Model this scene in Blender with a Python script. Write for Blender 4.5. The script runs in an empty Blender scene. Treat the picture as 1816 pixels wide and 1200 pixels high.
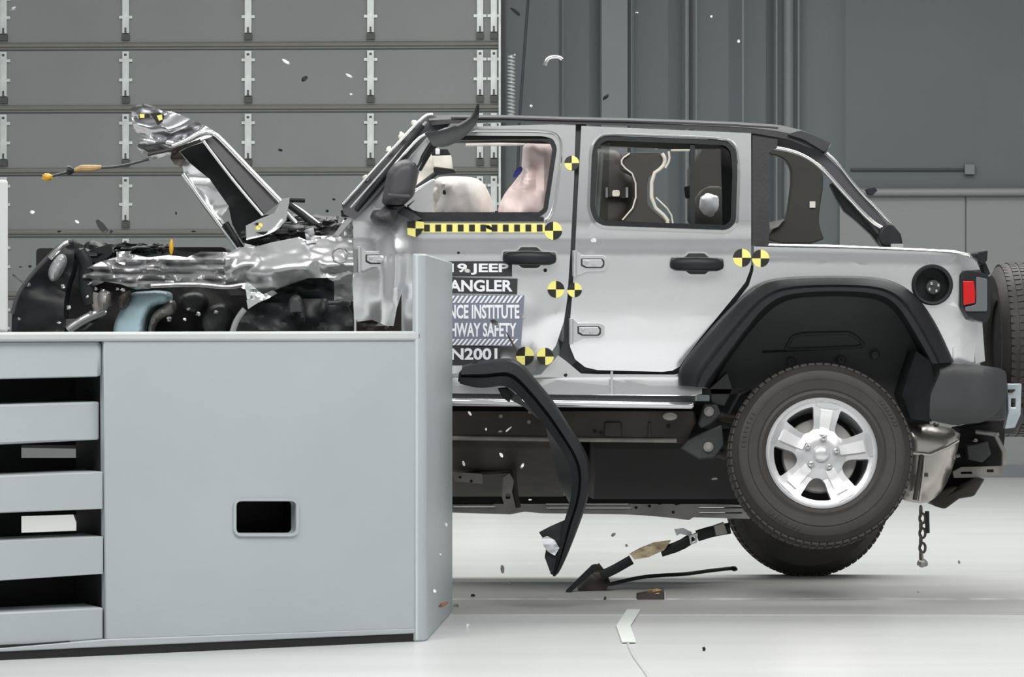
import bpy, bmesh, math, random
from mathutils import Vector, Matrix, noise
random.seed(7)
PI = math.pi
sc = bpy.context.scene
COL = sc.collection
# ---------------------------------------------------------------- camera, world, lights, exposure
F = 5535.0            # focal length in px of the 1816 px wide frame
CZ = 1.1625           # camera height in m
cam = bpy.data.cameras.new('camera'); camo = bpy.data.objects.new('camera', cam)
COL.objects.link(camo); camo.location = (0, 0, CZ); camo.rotation_euler = (PI/2, 0, 0)
cam.sensor_width = 36; cam.lens = F/1816*36; cam.clip_end = 200
sc.camera = camo
sc.view_settings.view_transform = 'Standard'; sc.view_settings.look = 'None'
sc.view_settings.gamma = 1; sc.view_settings.use_curve_mapping = False
sc.view_settings.exposure = -0.09
wd = bpy.data.worlds.new('world'); sc.world = wd; wd.use_nodes = True
wd.node_tree.nodes['Background'].inputs[0].default_value = (0.9, 0.95, 1, 1)
wd.node_tree.nodes['Background'].inputs[1].default_value = 0.3
def area(loc, sx, sy, power, rx=0, ry=0, col=(1, 0.99, 0.97)):
    l = bpy.data.lights.new('overhead_area_light', 'AREA'); l.shape = 'RECTANGLE'; l.size = sx; l.size_y = sy
    l.energy = power; l.color = col
    o = bpy.data.objects.new('overhead_area_light', l); COL.objects.link(o)
    o.location = loc; o.rotation_euler = (rx, ry, 0); return o
area((0, 7.3, 7.3), 13, 3.0, 1080, rx=0.5)
area((1, 18.0, 7.4), 14, 4.0, 1150, rx=-0.25)
area((0, -3.3, 7.6), 14, 1.5, 620, rx=-0.65)  # added lamp, brightens the wall behind the camera for the door reflections
area((0, 21.5, 7.4), 14, 2.0, 90, rx=-0.3)

# ---------------------------------------------------------------- materials
def mat(name, col, rough=0.5, metal=0.0, var=0.0, vscale=3.0, bump=0.0, bscale=40.0, emit=0, coat=0.0, stretch=None, spec=0.5):
    m = bpy.data.materials.new(name); m.use_nodes = True
    nt = m.node_tree; b = nt.nodes['Principled BSDF']
    c = tuple(col)+(1,)
    b.inputs['Base Color'].default_value = c
    b.inputs['Roughness'].default_value = rough; b.inputs['Metallic'].default_value = metal
    b.inputs['Coat Weight'].default_value = coat
    b.inputs['Specular IOR Level'].default_value = spec
    tc = nt.nodes.new('ShaderNodeTexCoord'); mp = nt.nodes.new('ShaderNodeMapping')
    nt.links.new(tc.outputs['Object'], mp.inputs[0])
    if stretch: mp.inputs['Scale'].default_value = stretch
    if var > 0:
        n = nt.nodes.new('ShaderNodeTexNoise'); n.inputs['Scale'].default_value = vscale
        n.inputs['Detail'].default_value = 5
        r = nt.nodes.new('ShaderNodeValToRGB')
        r.color_ramp.elements[0].position = 0.3; r.color_ramp.elements[1].position = 0.7
        r.color_ramp.elements[0].color = tuple(x*(1-var) for x in col)+(1,)
        r.color_ramp.elements[1].color = tuple(min(1, x*(1+var)) for x in col)+(1,)
        nt.links.new(mp.outputs[0], n.inputs[0]); nt.links.new(n.outputs[0], r.inputs[0])
        nt.links.new(r.outputs[0], b.inputs['Base Color'])
    if bump > 0:
        n2 = nt.nodes.new('ShaderNodeTexNoise'); n2.inputs['Scale'].default_value = bscale
        n2.inputs['Detail'].default_value = 4
        bp = nt.nodes.new('ShaderNodeBump'); bp.inputs['Strength'].default_value = bump
        bp.inputs['Distance'].default_value = 0.02
        nt.links.new(mp.outputs[0], n2.inputs[0]); nt.links.new(n2.outputs[0], bp.inputs['Height'])
        nt.links.new(bp.outputs[0], b.inputs['Normal'])
    return m
def glassmat(name, tint, gloss=0.06):
    m = bpy.data.materials.new(name); m.use_nodes = True; nt = m.node_tree
    nt.nodes.remove(nt.nodes['Principled BSDF']); out = nt.nodes['Material Output']
    t = nt.nodes.new('ShaderNodeBsdfTransparent'); t.inputs[0].default_value = tuple(tint)+(1,)
    g = nt.nodes.new('ShaderNodeBsdfGlossy'); g.inputs['Roughness'].default_value = 0.03
    mx = nt.nodes.new('ShaderNodeMixShader'); mx.inputs[0].default_value = gloss
    nt.links.new(t.outputs[0], mx.inputs[1]); nt.links.new(g.outputs[0], mx.inputs[2]); nt.links.new(mx.outputs[0], out.inputs[0])
    return m
M = {}
M['silver'] = mat('silver_paint', (0.88, 0.89, 0.91), 0.19, 0.82, var=0.02, vscale=2, coat=0.3)
M['crush'] = mat('bare_crushed_silver', (0.56, 0.56, 0.57), 0.30, 0.8, var=0.08, vscale=6, bump=0.05, bscale=9)
M['alloy'] = mat('alloy_rim', (0.80, 0.80, 0.82), 0.27, 0.6)
M['alloy3'] = mat('alloy_spoke_top', (0.92, 0.92, 0.93), 0.3, 0.45)  # lighter copy of the alloy, paints relief into the spoke ridges
M['alloy4'] = mat('alloy_face', (0.70, 0.70, 0.72), 0.3, 0.6)  # darker copy of the alloy, so the ridges stand out by colour
M['alloy2'] = mat('alloy_groove', (0.62, 0.62, 0.64), 0.3, 0.6)
M['chrome'] = mat('polished_edge', (0.9, 0.9, 0.9), 0.15, 0.95)
M['black'] = mat('black_plastic', (0.016, 0.017, 0.019), 0.45, 0, var=0.2, vscale=8, bump=0.05, bscale=60, spec=0.3)
M['black2'] = mat('dark_grey_plastic', (0.04, 0.041, 0.044), 0.5, 0, var=0.15, vscale=6)
M['mirror'] = mat('mirror_plastic', (0.06, 0.06, 0.066), 0.5, 0)
M['fabric'] = mat('black_soft_top', (0.022, 0.022, 0.025), 0.6, 0, var=0.15, vscale=5, bump=0.1, bscale=90)
M['liner'] = mat('arch_liner_plastic', (0.085, 0.087, 0.092), 0.45, 0, var=0.1)
M['railgrey'] = mat('pale_galvanised_rail', (0.50, 0.49, 0.48), 0.45, 0.3, var=0.2, vscale=8)
M['tape'] = mat('pale_tape', (0.68, 0.71, 0.68), 0.5)
M['line'] = mat('scuffed_joint', (0.55, 0.55, 0.54), 0.5, 0, var=0.3, vscale=6)
M['rubber'] = mat('tyre_rubber', (0.034, 0.031, 0.029), 0.6, 0, var=0.12, vscale=8, bump=0.06, bscale=50)
M['under'] = mat('undercarriage_steel', (0.055, 0.049, 0.044), 0.5, 0.3, var=0.35, vscale=5, bump=0.1, bscale=12)
M['pit'] = mat('shade_black', (0.008, 0.008, 0.008), 0.7, 0, var=0.2)  # near-black that paints shade into slots, recesses and the underbody
M['skid'] = mat('dusty_steel', (0.30, 0.29, 0.28), 0.45, 0.4, var=0.25, vscale=8)
M['muffler'] = mat('muffler_steel', (0.56, 0.54, 0.50), 0.32, 0.85, var=0.1, vscale=7)
M['galv'] = mat('galvanised_steel', (0.66, 0.70, 0.69), 0.4, 0.35, var=0.12, vscale=10)
M['galvd'] = mat('dark_hinge_steel', (0.09, 0.09, 0.09), 0.5, 0.4)
M['door'] = mat('grey_door_paint', (0.235, 0.25, 0.245), 0.45, 0, var=0.05, vscale=1.2)
M['rib'] = mat('grey_door_rib', (0.24, 0.24, 0.22), 0.3, 0.2, var=0.05)
M['wall'] = mat('slate_wall_paint', (0.115, 0.132, 0.138), 0.55, 0, var=0.05, vscale=0.8)
M['walll'] = mat('slate_trim_paint', (0.18, 0.195, 0.2), 0.5, 0, var=0.04)
M['walld'] = mat('slate_groove', (0.055, 0.06, 0.064), 0.6)
M['wallb'] = mat('lower_wall_panel', (0.25, 0.265, 0.26), 0.45, 0, var=0.05, vscale=0.8)
M['barrier'] = mat('barrier_grey_paint', (0.40, 0.435, 0.45), 0.42, 0, var=0.05, vscale=1.5, bump=0.04, bscale=5)
M['barrier2'] = mat('barrier_pale_paint', (0.52, 0.54, 0.54), 0.4, 0, var=0.05, vscale=2)
M['glass'] = glassmat('clear_window_glass', (0.72, 0.74, 0.73), 0.035)
M['tint'] = glassmat('tinted_window_glass', (0.16, 0.18, 0.17), 0.06)
M['bag'] = mat('white_airbag', (0.88, 0.85, 0.81), 0.75, 0, var=0.05, bump=0.35, bscale=7)
M['pinkbag'] = mat('pink_smeared_airbag', (0.93, 0.76, 0.73), 0.75, 0, var=0.08, vscale=4, bump=0.35, bscale=7)
M['cream'] = mat('cream_trim', (0.80, 0.77, 0.69), 0.55, 0, var=0.15, vscale=12)
M['blue'] = mat('blue_grease_paint', (0.03, 0.04, 0.25), 0.5)
M['yellow'] = mat('yellow_sticker', (0.90, 0.84, 0.25), 0.5)
M['ink'] = mat('black_sticker', (0.016, 0.015, 0.012), 0.45)
M['label'] = mat('charcoal_label', (0.035, 0.035, 0.038), 0.45)
M['slate'] = mat('slate_blue_label', (0.19, 0.21, 0.27), 0.45)
M['white'] = mat('white_vinyl', (0.85, 0.86, 0.9), 0.45)
M['red'] = mat('red_lens', (0.55, 0.004, 0.006), 0.15, 0, coat=0.5)
M['smoke'] = mat('smoky_lens', (0.12, 0.13, 0.135), 0.2, 0, coat=0.5)
M['coolant'] = mat('pale_blue_tank', (0.44, 0.62, 0.68), 0.35, 0, var=0.12, vscale=5)
M['brass'] = mat('brown_tape', (0.42, 0.28, 0.12), 0.5, 0, var=0.2, vscale=20)
M['amber'] = mat('orange_tip', (0.72, 0.42, 0.04), 0.4)
M['straw'] = mat('tan_webbing', (0.6, 0.5, 0.33), 0.6, 0, var=0.25, vscale=15)
M['interior'] = mat('dark_interior_trim', (0.035, 0.034, 0.030), 0.6, 0, var=0.2)
M['olive'] = mat('warm_grey_trim', (0.05, 0.048, 0.042), 0.55)
M['steelplate'] = mat('blue_grey_bracket', (0.50, 0.57, 0.60), 0.35, 0.4, var=0.2, vscale=14)
M['paper'] = mat('pale_torn_plastic', (0.72, 0.74, 0.78), 0.5)
M['rust'] = mat('rust_brown', (0.20, 0.08, 0.05), 0.6)
M['charcoal'] = mat('charcoal_wall_paint', (0.035, 0.037, 0.04), 0.7)
M['nose'] = mat('folded_bonnet_skin', (0.62, 0.62, 0.64), 0.22, 0.95, var=0.06, vscale=5)
M['ceil'] = mat('ceiling_paint', (0.6, 0.61, 0.61), 0.7)
M['back'] = mat('hall_wall_paint', (0.42, 0.43, 0.435), 0.6, 0, var=0.05)

# floor: light sealed concrete with faint long drag streaks
def floormat(name, col, rough, v=0.06):
    m = mat(name, col, rough, 0, var=v, vscale=1.4, stretch=(0.35, 2.2, 1))
    return m
M['floor'] = floormat('white_sealed_floor', (0.60, 0.61, 0.61), 0.3)
M['track'] = floormat('grey_runway_strip', (0.54, 0.545, 0.54), 0.4, 0.10)
M['track2'] = floormat('pale_grey_runway_edge', (0.46, 0.46, 0.455), 0.35, 0.10)

# ---------------------------------------------------------------- geometry helpers
DB = 13.62                        # distance of the car's near flank
def P(u, v, d):                   # point that the photo shows at (u, v), standing d metres away
    return Vector(((u-908)*d/F, d, CZ-(v-600)*d/F))
class MB:
    def __init__(s): s.v = []; s.f = []; s.m = []; s.mats = []
    def mi(s, m):
        if m not in s.mats: s.mats.append(m)
        return s.mats.index(m)
    def add(s, vs, fs, m):
        k = len(s.v); i = s.mi(m); s.v += [Vector(a) for a in vs]
        for f in fs: s.f.append(tuple(k+j for j in f)); s.m.append(i)
    def box(s, a, b, m):
        x0, y0, z0 = a; x1, y1, z1 = b
        s.add([(x0,y0,z0),(x1,y0,z0),(x1,y1,z0),(x0,y1,z0),(x0,y0,z1),(x1,y0,z1),(x1,y1,z1),(x0,y1,z1)],
              [(0,3,2,1),(4,5,6,7),(0,1,5,4),(1,2,6,5),(2,3,7,6),(3,0,4,7)], m)
    def panel(s, outline, m, dfn=None, thick=0.02, holes=(), step=None, direc=(0, 1, 0), mapfn=None, du=None, dv=None):
        if not callable(dfn):
            dd = dfn; dfn = lambda u, v: dd
        bm = bmesh.new(); es = []
        for loop in [outline]+list(holes):
            vs = [bm.verts.new((p[0], p[1], 0)) for p in loop]
            for i in range(len(vs)): es.append(bm.edges.new((vs[i], vs[(i+1) % len(vs)])))
        bmesh.ops.triangle_fill(bm, use_beauty=True, use_dissolve=False, edges=es, normal=(0, 0, 1))
        us = [p[0] for p in outline]; vv = [p[1] for p in outline]
        su = du or step; sv = dv or step
        if su:
            u = min(us)+su
            while u < max(us):
                bmesh.ops.bisect_plane(bm, geom=bm.verts[:]+bm.edges[:]+bm.faces[:], plane_co=(u, 0, 0), plane_no=(1, 0, 0)); u += su
        if sv:
            for v in (sv if isinstance(sv, (list, tuple)) else [min(vv)+sv*(i+1) for i in range(int((max(vv)-min(vv))/sv))]):
                bmesh.ops.bisect_plane(bm, geom=bm.verts[:]+bm.edges[:]+bm.faces[:], plane_co=(0, v, 0), plane_no=(0, 1, 0))
        bmesh.ops.remove_doubles(bm, verts=bm.verts[:], dist=1e-4)
        bm.verts.index_update(); n = len(bm.verts)
        fr = []
        for a in bm.verts:
            fr.append(mapfn(a.co.x, a.co.y) if mapfn else P(a.co.x, a.co.y, dfn(a.co.x, a.co.y)))
        dr = Vector(direc)*thick
        vs = fr+[a+dr for a in fr]; fs = []
        for f in bm.faces:
            ids = [a.index for a in f.verts]; fs.append(tuple(ids)); fs.append(tuple(n+i for i in reversed(ids)))
        for e in bm.edges:
            if len(e.link_faces) == 1:
                a, b = e.verts[0].index, e.verts[1].index; fs.append((a, b, n+b, n+a))
        bm.free(); s.add(vs, fs, m)
    def tube(s, pts, r, m, n=8, flat=1.0, cap=True):
        pts = [Vector(p) for p in pts]; k = len(pts)
        rs = r if isinstance(r, (list, tuple)) else [r]*k
        vs = []; up = None
        for i, p in enumerate(pts):
            t = (pts[min(i+1, k-1)]-pts[max(i-1, 0)]).normalized()
            if up is None:
                up = Vector((0, 1, 0)) if abs(t.y) < 0.9 else Vector((0, 0, 1))
            up = (up-t*up.dot(t)).normalized(); sd = t.cross(up)
            for j in range(n):
                a = 2*PI*j/n
                vs.append(p+sd*(math.cos(a)*rs[i])+up*(math.sin(a)*rs[i]*flat))
        fs = [(i*n+j, i*n+(j+1) % n, (i+1)*n+(j+1) % n, (i+1)*n+j) for i in range(k-1) for j in range(n)]
        if cap: fs += [tuple(reversed(range(n))), tuple((k-1)*n+j for j in range(n))]
        s.add(vs, fs, m)
    def lathe(s, prof, m, n=64, mtx=None, a0=0, close=False):   # prof: (radius, axial); axis = local -Y (towards the viewer)
        mtx = mtx or Matrix.Identity(4); vs = []; k = len(prof)
        for j in range(n):
            a = a0+2*PI*j/n
            for (r, h) in prof: vs.append(mtx @ Vector((r*math.cos(a), -h, r*math.sin(a))))
        fs = []
        for j in range(n):
            for i in range(k-1 if not close else k):
                fs.append((j*k+i, j*k+(i+1) % k, ((j+1) % n)*k+(i+1) % k, ((j+1) % n)*k+i))
        s.add(vs, fs, m)
    def blob(s, c, rad, m, amp=0.15, fr=3.0, nu=20, nv=14, seed=0, rot=None):
        vs = []; c = Vector(c); rot = rot or Matrix.Identity(3)
        for i in range(nv+1):
            th = PI*i/nv
            for j in range(nu):
                ph = 2*PI*j/nu
                d = Vector((math.sin(th)*math.cos(ph), math.sin(th)*math.sin(ph), math.cos(th)))
                k = 1+amp*noise.noise(d*fr+Vector((seed, seed*1.7, 0)))*2
                vs.append(c+rot @ Vector((d.x*rad[0]*k, d.y*rad[1]*k, d.z*rad[2]*k)))
        fs = [(i*nu+j, (i+1)*nu+j, (i+1)*nu+(j+1) % nu, i*nu+(j+1) % nu) for i in range(nv) for j in range(nu)]
        s.add(vs, fs, m)
    def loft(s, A, B, prof, m, n=48):       # strip between two traced edges; prof: (t, distance)
        A = resample(A, n); B = resample(B, n); vs = []; k = len(prof)
        for a, b in zip(A, B):
            for (t, d) in prof: vs.append(P(a[0]+(b[0]-a[0])*t, a[1]+(b[1]-a[1])*t, d))
        fs = [(i*k+j, i*k+j+1, (i+1)*k+j+1, (i+1)*k+j) for i in range(n-1) for j in range(k-1)]
        s.add(vs, fs, m)
WL = {}
def finish(mb, name, parent=None, angle=32, bevel=0.0, merge=True, origin=None):
    me = bpy.data.meshes.new(name)
    lo = [min(v[i] for v in mb.v) for i in range(3)]; hi = [max(v[i] for v in mb.v) for i in range(3)]
    c = Vector([(lo[i]+hi[i])/2 for i in range(3)])
    if parent is None: c.z = lo[2]
    if origin: c = Vector(origin)
    me.from_pydata([v-c for v in mb.v], [], mb.f)
    for m in mb.mats: me.materials.append(M[m])
    me.polygons.foreach_set('material_index', mb.m)
    bm = bmesh.new(); bm.from_mesh(me)
    if merge: bmesh.ops.remove_doubles(bm, verts=bm.verts[:], dist=2e-5)
    bmesh.ops.recalc_face_normals(bm, faces=bm.faces[:])
    bm.to_mesh(me); bm.free()
    me.polygons.foreach_set('use_smooth', [True]*len(me.polygons))
    me.set_sharp_from_angle(angle=math.radians(angle))
    o = bpy.data.objects.new(name, me); COL.objects.link(o)
    if bevel:
        b = o.modifiers.new('bevel', 'BEVEL'); b.width = bevel; b.segments = 2; b.limit_method = 'ANGLE'; b.angle_limit = math.radians(40)
        b.harden_normals = False
    place(o, c, parent); return o
def place(o, c, parent):
    WL[o] = Vector(c)
    if parent: o.parent = parent; o.location = Vector(c)-WL[parent]
    else: o.location = c
def empty(name, loc, parent=None):
    o = bpy.data.objects.new(name, None); COL.objects.link(o); o.empty_display_size = 0.1
    place(o, Vector(loc), parent); return o
def tag(o, label=None, cat=None, group=None, kind=None):
    if label: o['label'] = label
    if cat: o['category'] = cat
    if group: o['group'] = group
    if kind: o['kind'] = kind
    return o
def struct(mb, name, **k): return tag(finish(mb, name, **k), kind='structure')
def resample(pts, n):
    L = [0]
    for a, b in zip(pts, pts[1:]): L.append(L[-1]+math.hypot(b[0]-a[0], b[1]-a[1]))
    out = []; j = 0
    for i in range(n):
        t = L[-1]*i/(n-1)
        while j < len(pts)-2 and L[j+1] < t: j += 1
        k = (t-L[j])/max(1e-9, L[j+1]-L[j])
        out.append((pts[j][0]+(pts[j+1][0]-pts[j][0])*k, pts[j][1]+(pts[j+1][1]-pts[j][1])*k))
    return out
def smooth(pts, it=2, closed=True):       # corner cutting
    for _ in range(it):
        q = []; n = len(pts)
        rng = range(n if closed else n-1)
        if not closed: q.append(pts[0])
        for i in rng:
            a, b = pts[i], pts[(i+1) % n]
            q.append((a[0]*.75+b[0]*.25, a[1]*.75+b[1]*.25)); q.append((a[0]*.25+b[0]*.75, a[1]*.25+b[1]*.75))
        if not closed: q.append(pts[-1])
        pts = q
    return pts
def rounded(pts, r, n=5):
    out = []; k = len(pts)
    for i in range(k):
        p0, p, p1 = Vector(pts[i-1]), Vector(pts[i]), Vector(pts[(i+1) % k])
        a = (p0-p); b = (p1-p); ra = min(r, a.length*.45, b.length*.45)
        a = p+a.normalized()*ra; b = p+b.normalized()*ra
        for j in range(n+1):
            t = j/n; q = a*(1-t)**2+p*(2*t*(1-t))+b*t*t; out.append((q.x, q.y))
    return out
def grow(pts, k):        # push a closed outline outwards by k px (inwards when negative)
    n = len(pts); A = sum(pts[i][0]*pts[(i+1) % n][1]-pts[(i+1) % n][0]*pts[i][1] for i in range(n))
    sg = 1 if A > 0 else -1; out = []
    for i in range(n):
        a = Vector(pts[i-1]); b = Vector(pts[i]); c = Vector(pts[(i+1) % n])
        t = (c-a)
        if t.length < 1e-6: out.append(pts[i]); continue
        t.normalize(); out.append((b.x+t.y*k*sg, b.y-t.x*k*sg))
    return out
def circle(cx, cy, r, n=32): return [(cx+r*math.cos(2*PI*i/n), cy+r*math.sin(2*PI*i/n)) for i in range(n)]
def rect(u0, v0, u1, v1): return [(u0, v0), (u1, v0), (u1, v1), (u0, v1)]
def interp(tab, v):
    if v <= tab[0][0]: return tab[0][1]
    for (a, x), (b, y) in zip(tab, tab[1:]):
        if v <= b: return x+(y-x)*(v-a)/(b-a)
    return tab[-1][1]
def edist(u, v, poly):
    m = 1e9; n = len(poly)
    for i in range(n):
        ax, ay = poly[i]; bx, by = poly[(i+1) % n]; dx, dy = bx-ax, by-ay
        t = max(0, min(1, ((u-ax)*dx+(v-ay)*dy)/(dx*dx+dy*dy+1e-9)))
        m = min(m, math.hypot(u-ax-dx*t, v-ay-dy*t))
    return m
def crumple(base, amp, fr=0.02, seed=0.0, sharp=True):
    def g(u, v):
        p = Vector((u*fr+seed, v*fr*1.3, seed))
        q = Vector((u*fr*.45+seed*2, v*fr*2.0, seed+7))
        a = noise.noise(p*.6)*.7-abs(noise.noise(p*.8+q*.2))*.7+abs(noise.noise(q*.7))*.45+abs(noise.noise(p*1.9))*.12
        return (base(u, v) if callable(base) else base)+amp*a
    return g
def pillow(poly, base, depth, w, wr=0.0, seed=0):
    def g(u, v):
        e = min(1, edist(u, v, poly)/w)
        return base-depth*math.sqrt(max(0, 1-(1-e)**2))+wr*noise.noise(Vector((u*.05, v*.03, seed)))
    return g

# ---------------------------------------------------------------- the hall
WM = -0.04; WY = 26.33
def wd_(u): return WY/(1-WM*(u-908)/F)
def WP(off=0.0): return lambda u, v: P(u, v, wd_(u)+off)
def wallpanel(mb, outline, m, off, thick, **k): mb.panel(outline, m, mapfn=WP(off), thick=thick, **k)
f = MB(); f.box((-14, -6, -0.1), (14, 29, 0.0), 'floor')
struct(f, 'floor', origin=(0, 0, 0))
def gy(v): return F*CZ/(v-600)
t = MB()
y0, y1 = gy(1063), gy(1020)
t.box((-3.2, y0, -0.01), (9, y1, 0.004), 'track'); struct(t, 'trim_1')
t = MB(); y2 = gy(1090)
t.box((-3.2, y2, -0.01), (9, y0-0.02, 0.003), 'track2'); struct(t, 'trim_2')
t = MB(); t.box((-3.2, y0-0.022, -0.01), (9, y0+0.004, 0.007), 'line'); struct(t, 'trim_3')
c = MB(); c.box((-14, -6, 8.0), (14, 29, 8.1), 'ceil'); struct(c, 'ceiling')
for nm, a, b in (('wall_left', (-14.1, -6, 0), (-14, 29, 8)), ('wall_right', (14, -6, 0), (14.1, 29, 8)), ('wall_front', (-14, -6.1, 0), (14, -6, 8))):
    w = MB(); w.box(a, b, 'charcoal' if nm == 'wall_front' else 'back'); struct(w, nm)  # front wall kept charcoal so the car's upper sides reflect dark
w = MB(); w.box((-14, -6, 0), (14, -5.95, 3.7), 'floor'); struct(w, 'unseen_reflector')  # unseen pale panel behind the camera, added for the doors to reflect
# back wall, upper slate cladding with ribs
w = MB()
def wx(x, off): return (x, WY+WM*x+off)
def wbox(mb, x0, x1, z0, z1, o0, o1, m):
    a = wx(x0, o0); b = wx(x1, o0); c_ = wx(x1, o1); d = wx(x0, o1)
    mb.add([(a[0],a[1],z0),(b[0],b[1],z0),(c_[0],c_[1],z0),(d[0],d[1],z0),(a[0],a[1],z1),(b[0],b[1],z1),(c_[0],c_[1],z1),(d[0],d[1],z1)],
           [(0,3,2,1),(4,5,6,7),(0,1,5,4),(1,2,6,5),(2,3,7,6),(3,0,4,7)], m)
def X(u): return (u-908)*wd_(u)/F
def Z(v, u=908): return CZ-(v-600)*wd_(u)/F
wbox(w, X(888), 14, 0, 8, 0, 0.1, 'wall')
wbox(w, -14, X(888), 0, 8, 0.12, 0.2, 'wall')
wbox(w, X(1066), X(1112), 0, 8, -0.12, 0.0, 'walll')
for u0, u1, m in ((992, 996, 'walld'), (1114, 1117, 'walld'), (1119, 1121, 'walll'), (1223, 1229, 'walld'), (1233, 1236, 'walll'), (1316, 1319, 'walll')):
    wbox(w, X(u0), X(u1), 0, 8, -0.012, 0.0, m)
# long shallow cladding folds
for u0, u1, dpt in ((1000, 1064, .05), (1124, 1210, .06), (1238, 1314, .05), (1322, 1372, .05), (1422, 1500, .03)):
    a = X(u0); b = X(u1)
    pr = [wx(a, 0), wx(a+(b-a)*.12, -dpt*.3), wx(a+(b-a)*.7, -dpt), wx(b, 0)]
    vs = [(p[0], p[1], z) for z in (0, 8) for p in pr]
    w.add(vs, [(0, 1, 5, 4), (1, 2, 6, 5), (2, 3, 7, 6), (3, 0, 4, 7), (0, 3, 2, 1), (4, 5, 6, 7)], 'wall')
struct(w, 'wall_back')
for u, r in ((1217, .022), (1376, .012), (1397, .045), (1415, .012)):
    p = MB(); p.tube([(X(u), wx(X(u), -.07)[1], 0.0), (X(u), wx(X(u), -.07)[1], 8.0)], r, 'walll', 12)
    tag(finish(p, 'wall_conduit'), {1217: 'thin grey vertical pipe on the slate wall above the rear door', 1376: 'thin left pipe of the three vertical pipes on the wall',
        1397: 'thick middle pipe of the three vertical pipes on the wall', 1415: 'thin right pipe of the three vertical pipes on the wall'}[u], 'pipe')
# lower pale wainscot on the right
lw = MB(); wbox(lw, X(1488), X(1711)-.006, 0.0, Z(350), -.05, -.002, 'wallb'); wbox(lw, X(1711)+.006, 14, 0, Z(350), -.05, -.002, 'wallb')
wbox(lw, X(1711)-.006, X(1711)+.006, 0, Z(350), -.03, -.002, 'walll')
struct(lw, 'trim_4')
bb = MB(); wbox(bb, X(1488), 14, 0, Z(824, 1816), -.075, -.052, 'walll'); struct(bb, 'baseboard_back')
rl = MB(); rl.tube([(X(1488), wx(X(1488), -.1)[1], Z(343)), (14, wx(14, -.1)[1], Z(343))], .033, 'wallb', 14)
tag(finish(rl, 'wall_rail'), 'long grey horizontal tube rail on top of the pale lower wall', 'rail')
jb = MB(); wallpanel(jb, rect(1711, 291, 1729, 309), 'walll', -.06, .06)
jb.tube([P(1508, 301, wd_(1508)-.015), P(1712, 301, wd_(1712)-.015)], .012, 'walld', 8)
tag(finish(jb, 'junction_box', bevel=.004), 'small square grey electrical box with a thin conduit on the right wall', 'junction box')
# cable + coil spring beside the overhead door
cb = MB(); cb.tube([P(939, -30, 25.9), P(932, 60, 25.9), P(921, 215, 25.9), P(915, 420, 25.9)], .012, 'walld', 8)
tag(finish(cb, 'hanging_cable'), 'dark slanting cable hanging down the wall right of the big door', 'cable')
sp = MB(); pts = []
for i in range(16*17): a = i/16*2*PI; pts.append(P(907, 97, 25.9)+Vector((.028*math.cos(a), .028*math.sin(a), -.03*i/16*1.0)))
sp.tube(pts, .008, 'galv', 5)
tag(finish(sp, 'coil_spring'), 'galvanised coil spring hanging beside the right edge of the big door', 'spring')
# overhead sectional door
dr = MB(); DO = -.06
rails = [-27, 82, 193, 304, 413, 523, 632, 742, 845]
zr = [Z(v, 300) for v in rails]; zr[-1] = 0.0
dr = MB()
wbox(dr, -8.5, X(884), 0.0, Z(-60), DO, DO+.05, 'door')
door = struct(dr, 'door_1')
for z in zr[:-1]:
    r = MB(); y = lambda x: wx(x, DO)[1]
    prof = [(.0, .030), (.022, .022), (.03, .008), (.024, -.006), (.004, -.018), (0, -.03)]
    vs = []
    for x in (-8.5, X(884)):
        for (o, h) in prof: vs.append((x, y(x)-o, z+h))
    k = len(prof)
    r.add(vs, [(i, i+1, k+i+1, k+i) for i in range(k-1)]+[(k-1, 0, k, 2*k-1), tuple(range(k)), tuple(range(2*k-1, k-1, -1))], 'rib')
    wbox(r, -8.5, X(884), z-.04, z-.03, DO-.004, DO, 'walld')
    finish(r, 'door_rib', door)
for u in (-208, 9, 225, 441.5, 658, 851.5, 876):
    for i in range(len(zr)-1):
        top, bot = zr[i], zr[i+1]
        h = MB(); x = X(u); a = .028 if u < 840 else .026
        wbox(h, x-a, x+a, bot+.105, top-.05, DO-.03, DO-.001, 'galv')
        wbox(h, x-a*.55, x+a*.55, bot+.115, top-.06, DO-.04, DO-.03, 'galv')
        wbox(h, x-.008, x+.008, bot+.107, bot+.15, DO-.043, DO-.03, 'galvd')
        wbox(h, x-.011, x+.011, top-.09, top-.07, DO-.043, DO-.035, 'galvd')
        for zz in (top-.125, bot+.24):
            wbox(h, x-a-.028, x+a+.028, zz-.012, zz+.012, DO-.02, DO-.002, 'galv')
        wbox(h, x-a-.005, x+a+.005, bot+.045, bot+.095, DO-.028, DO-.001, 'galvd')
        finish(h, 'hinge_strip', door)
tk = MB(); wbox(tk, X(884)+.002, X(884)+.02, 0, 8, -.12, 0.1, 'galv'); wbox(tk, X(884)+.021, X(884)+.05, 0, 8, -.06, 0.1, 'walld')
struct(tk, 'trim_5')

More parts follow.
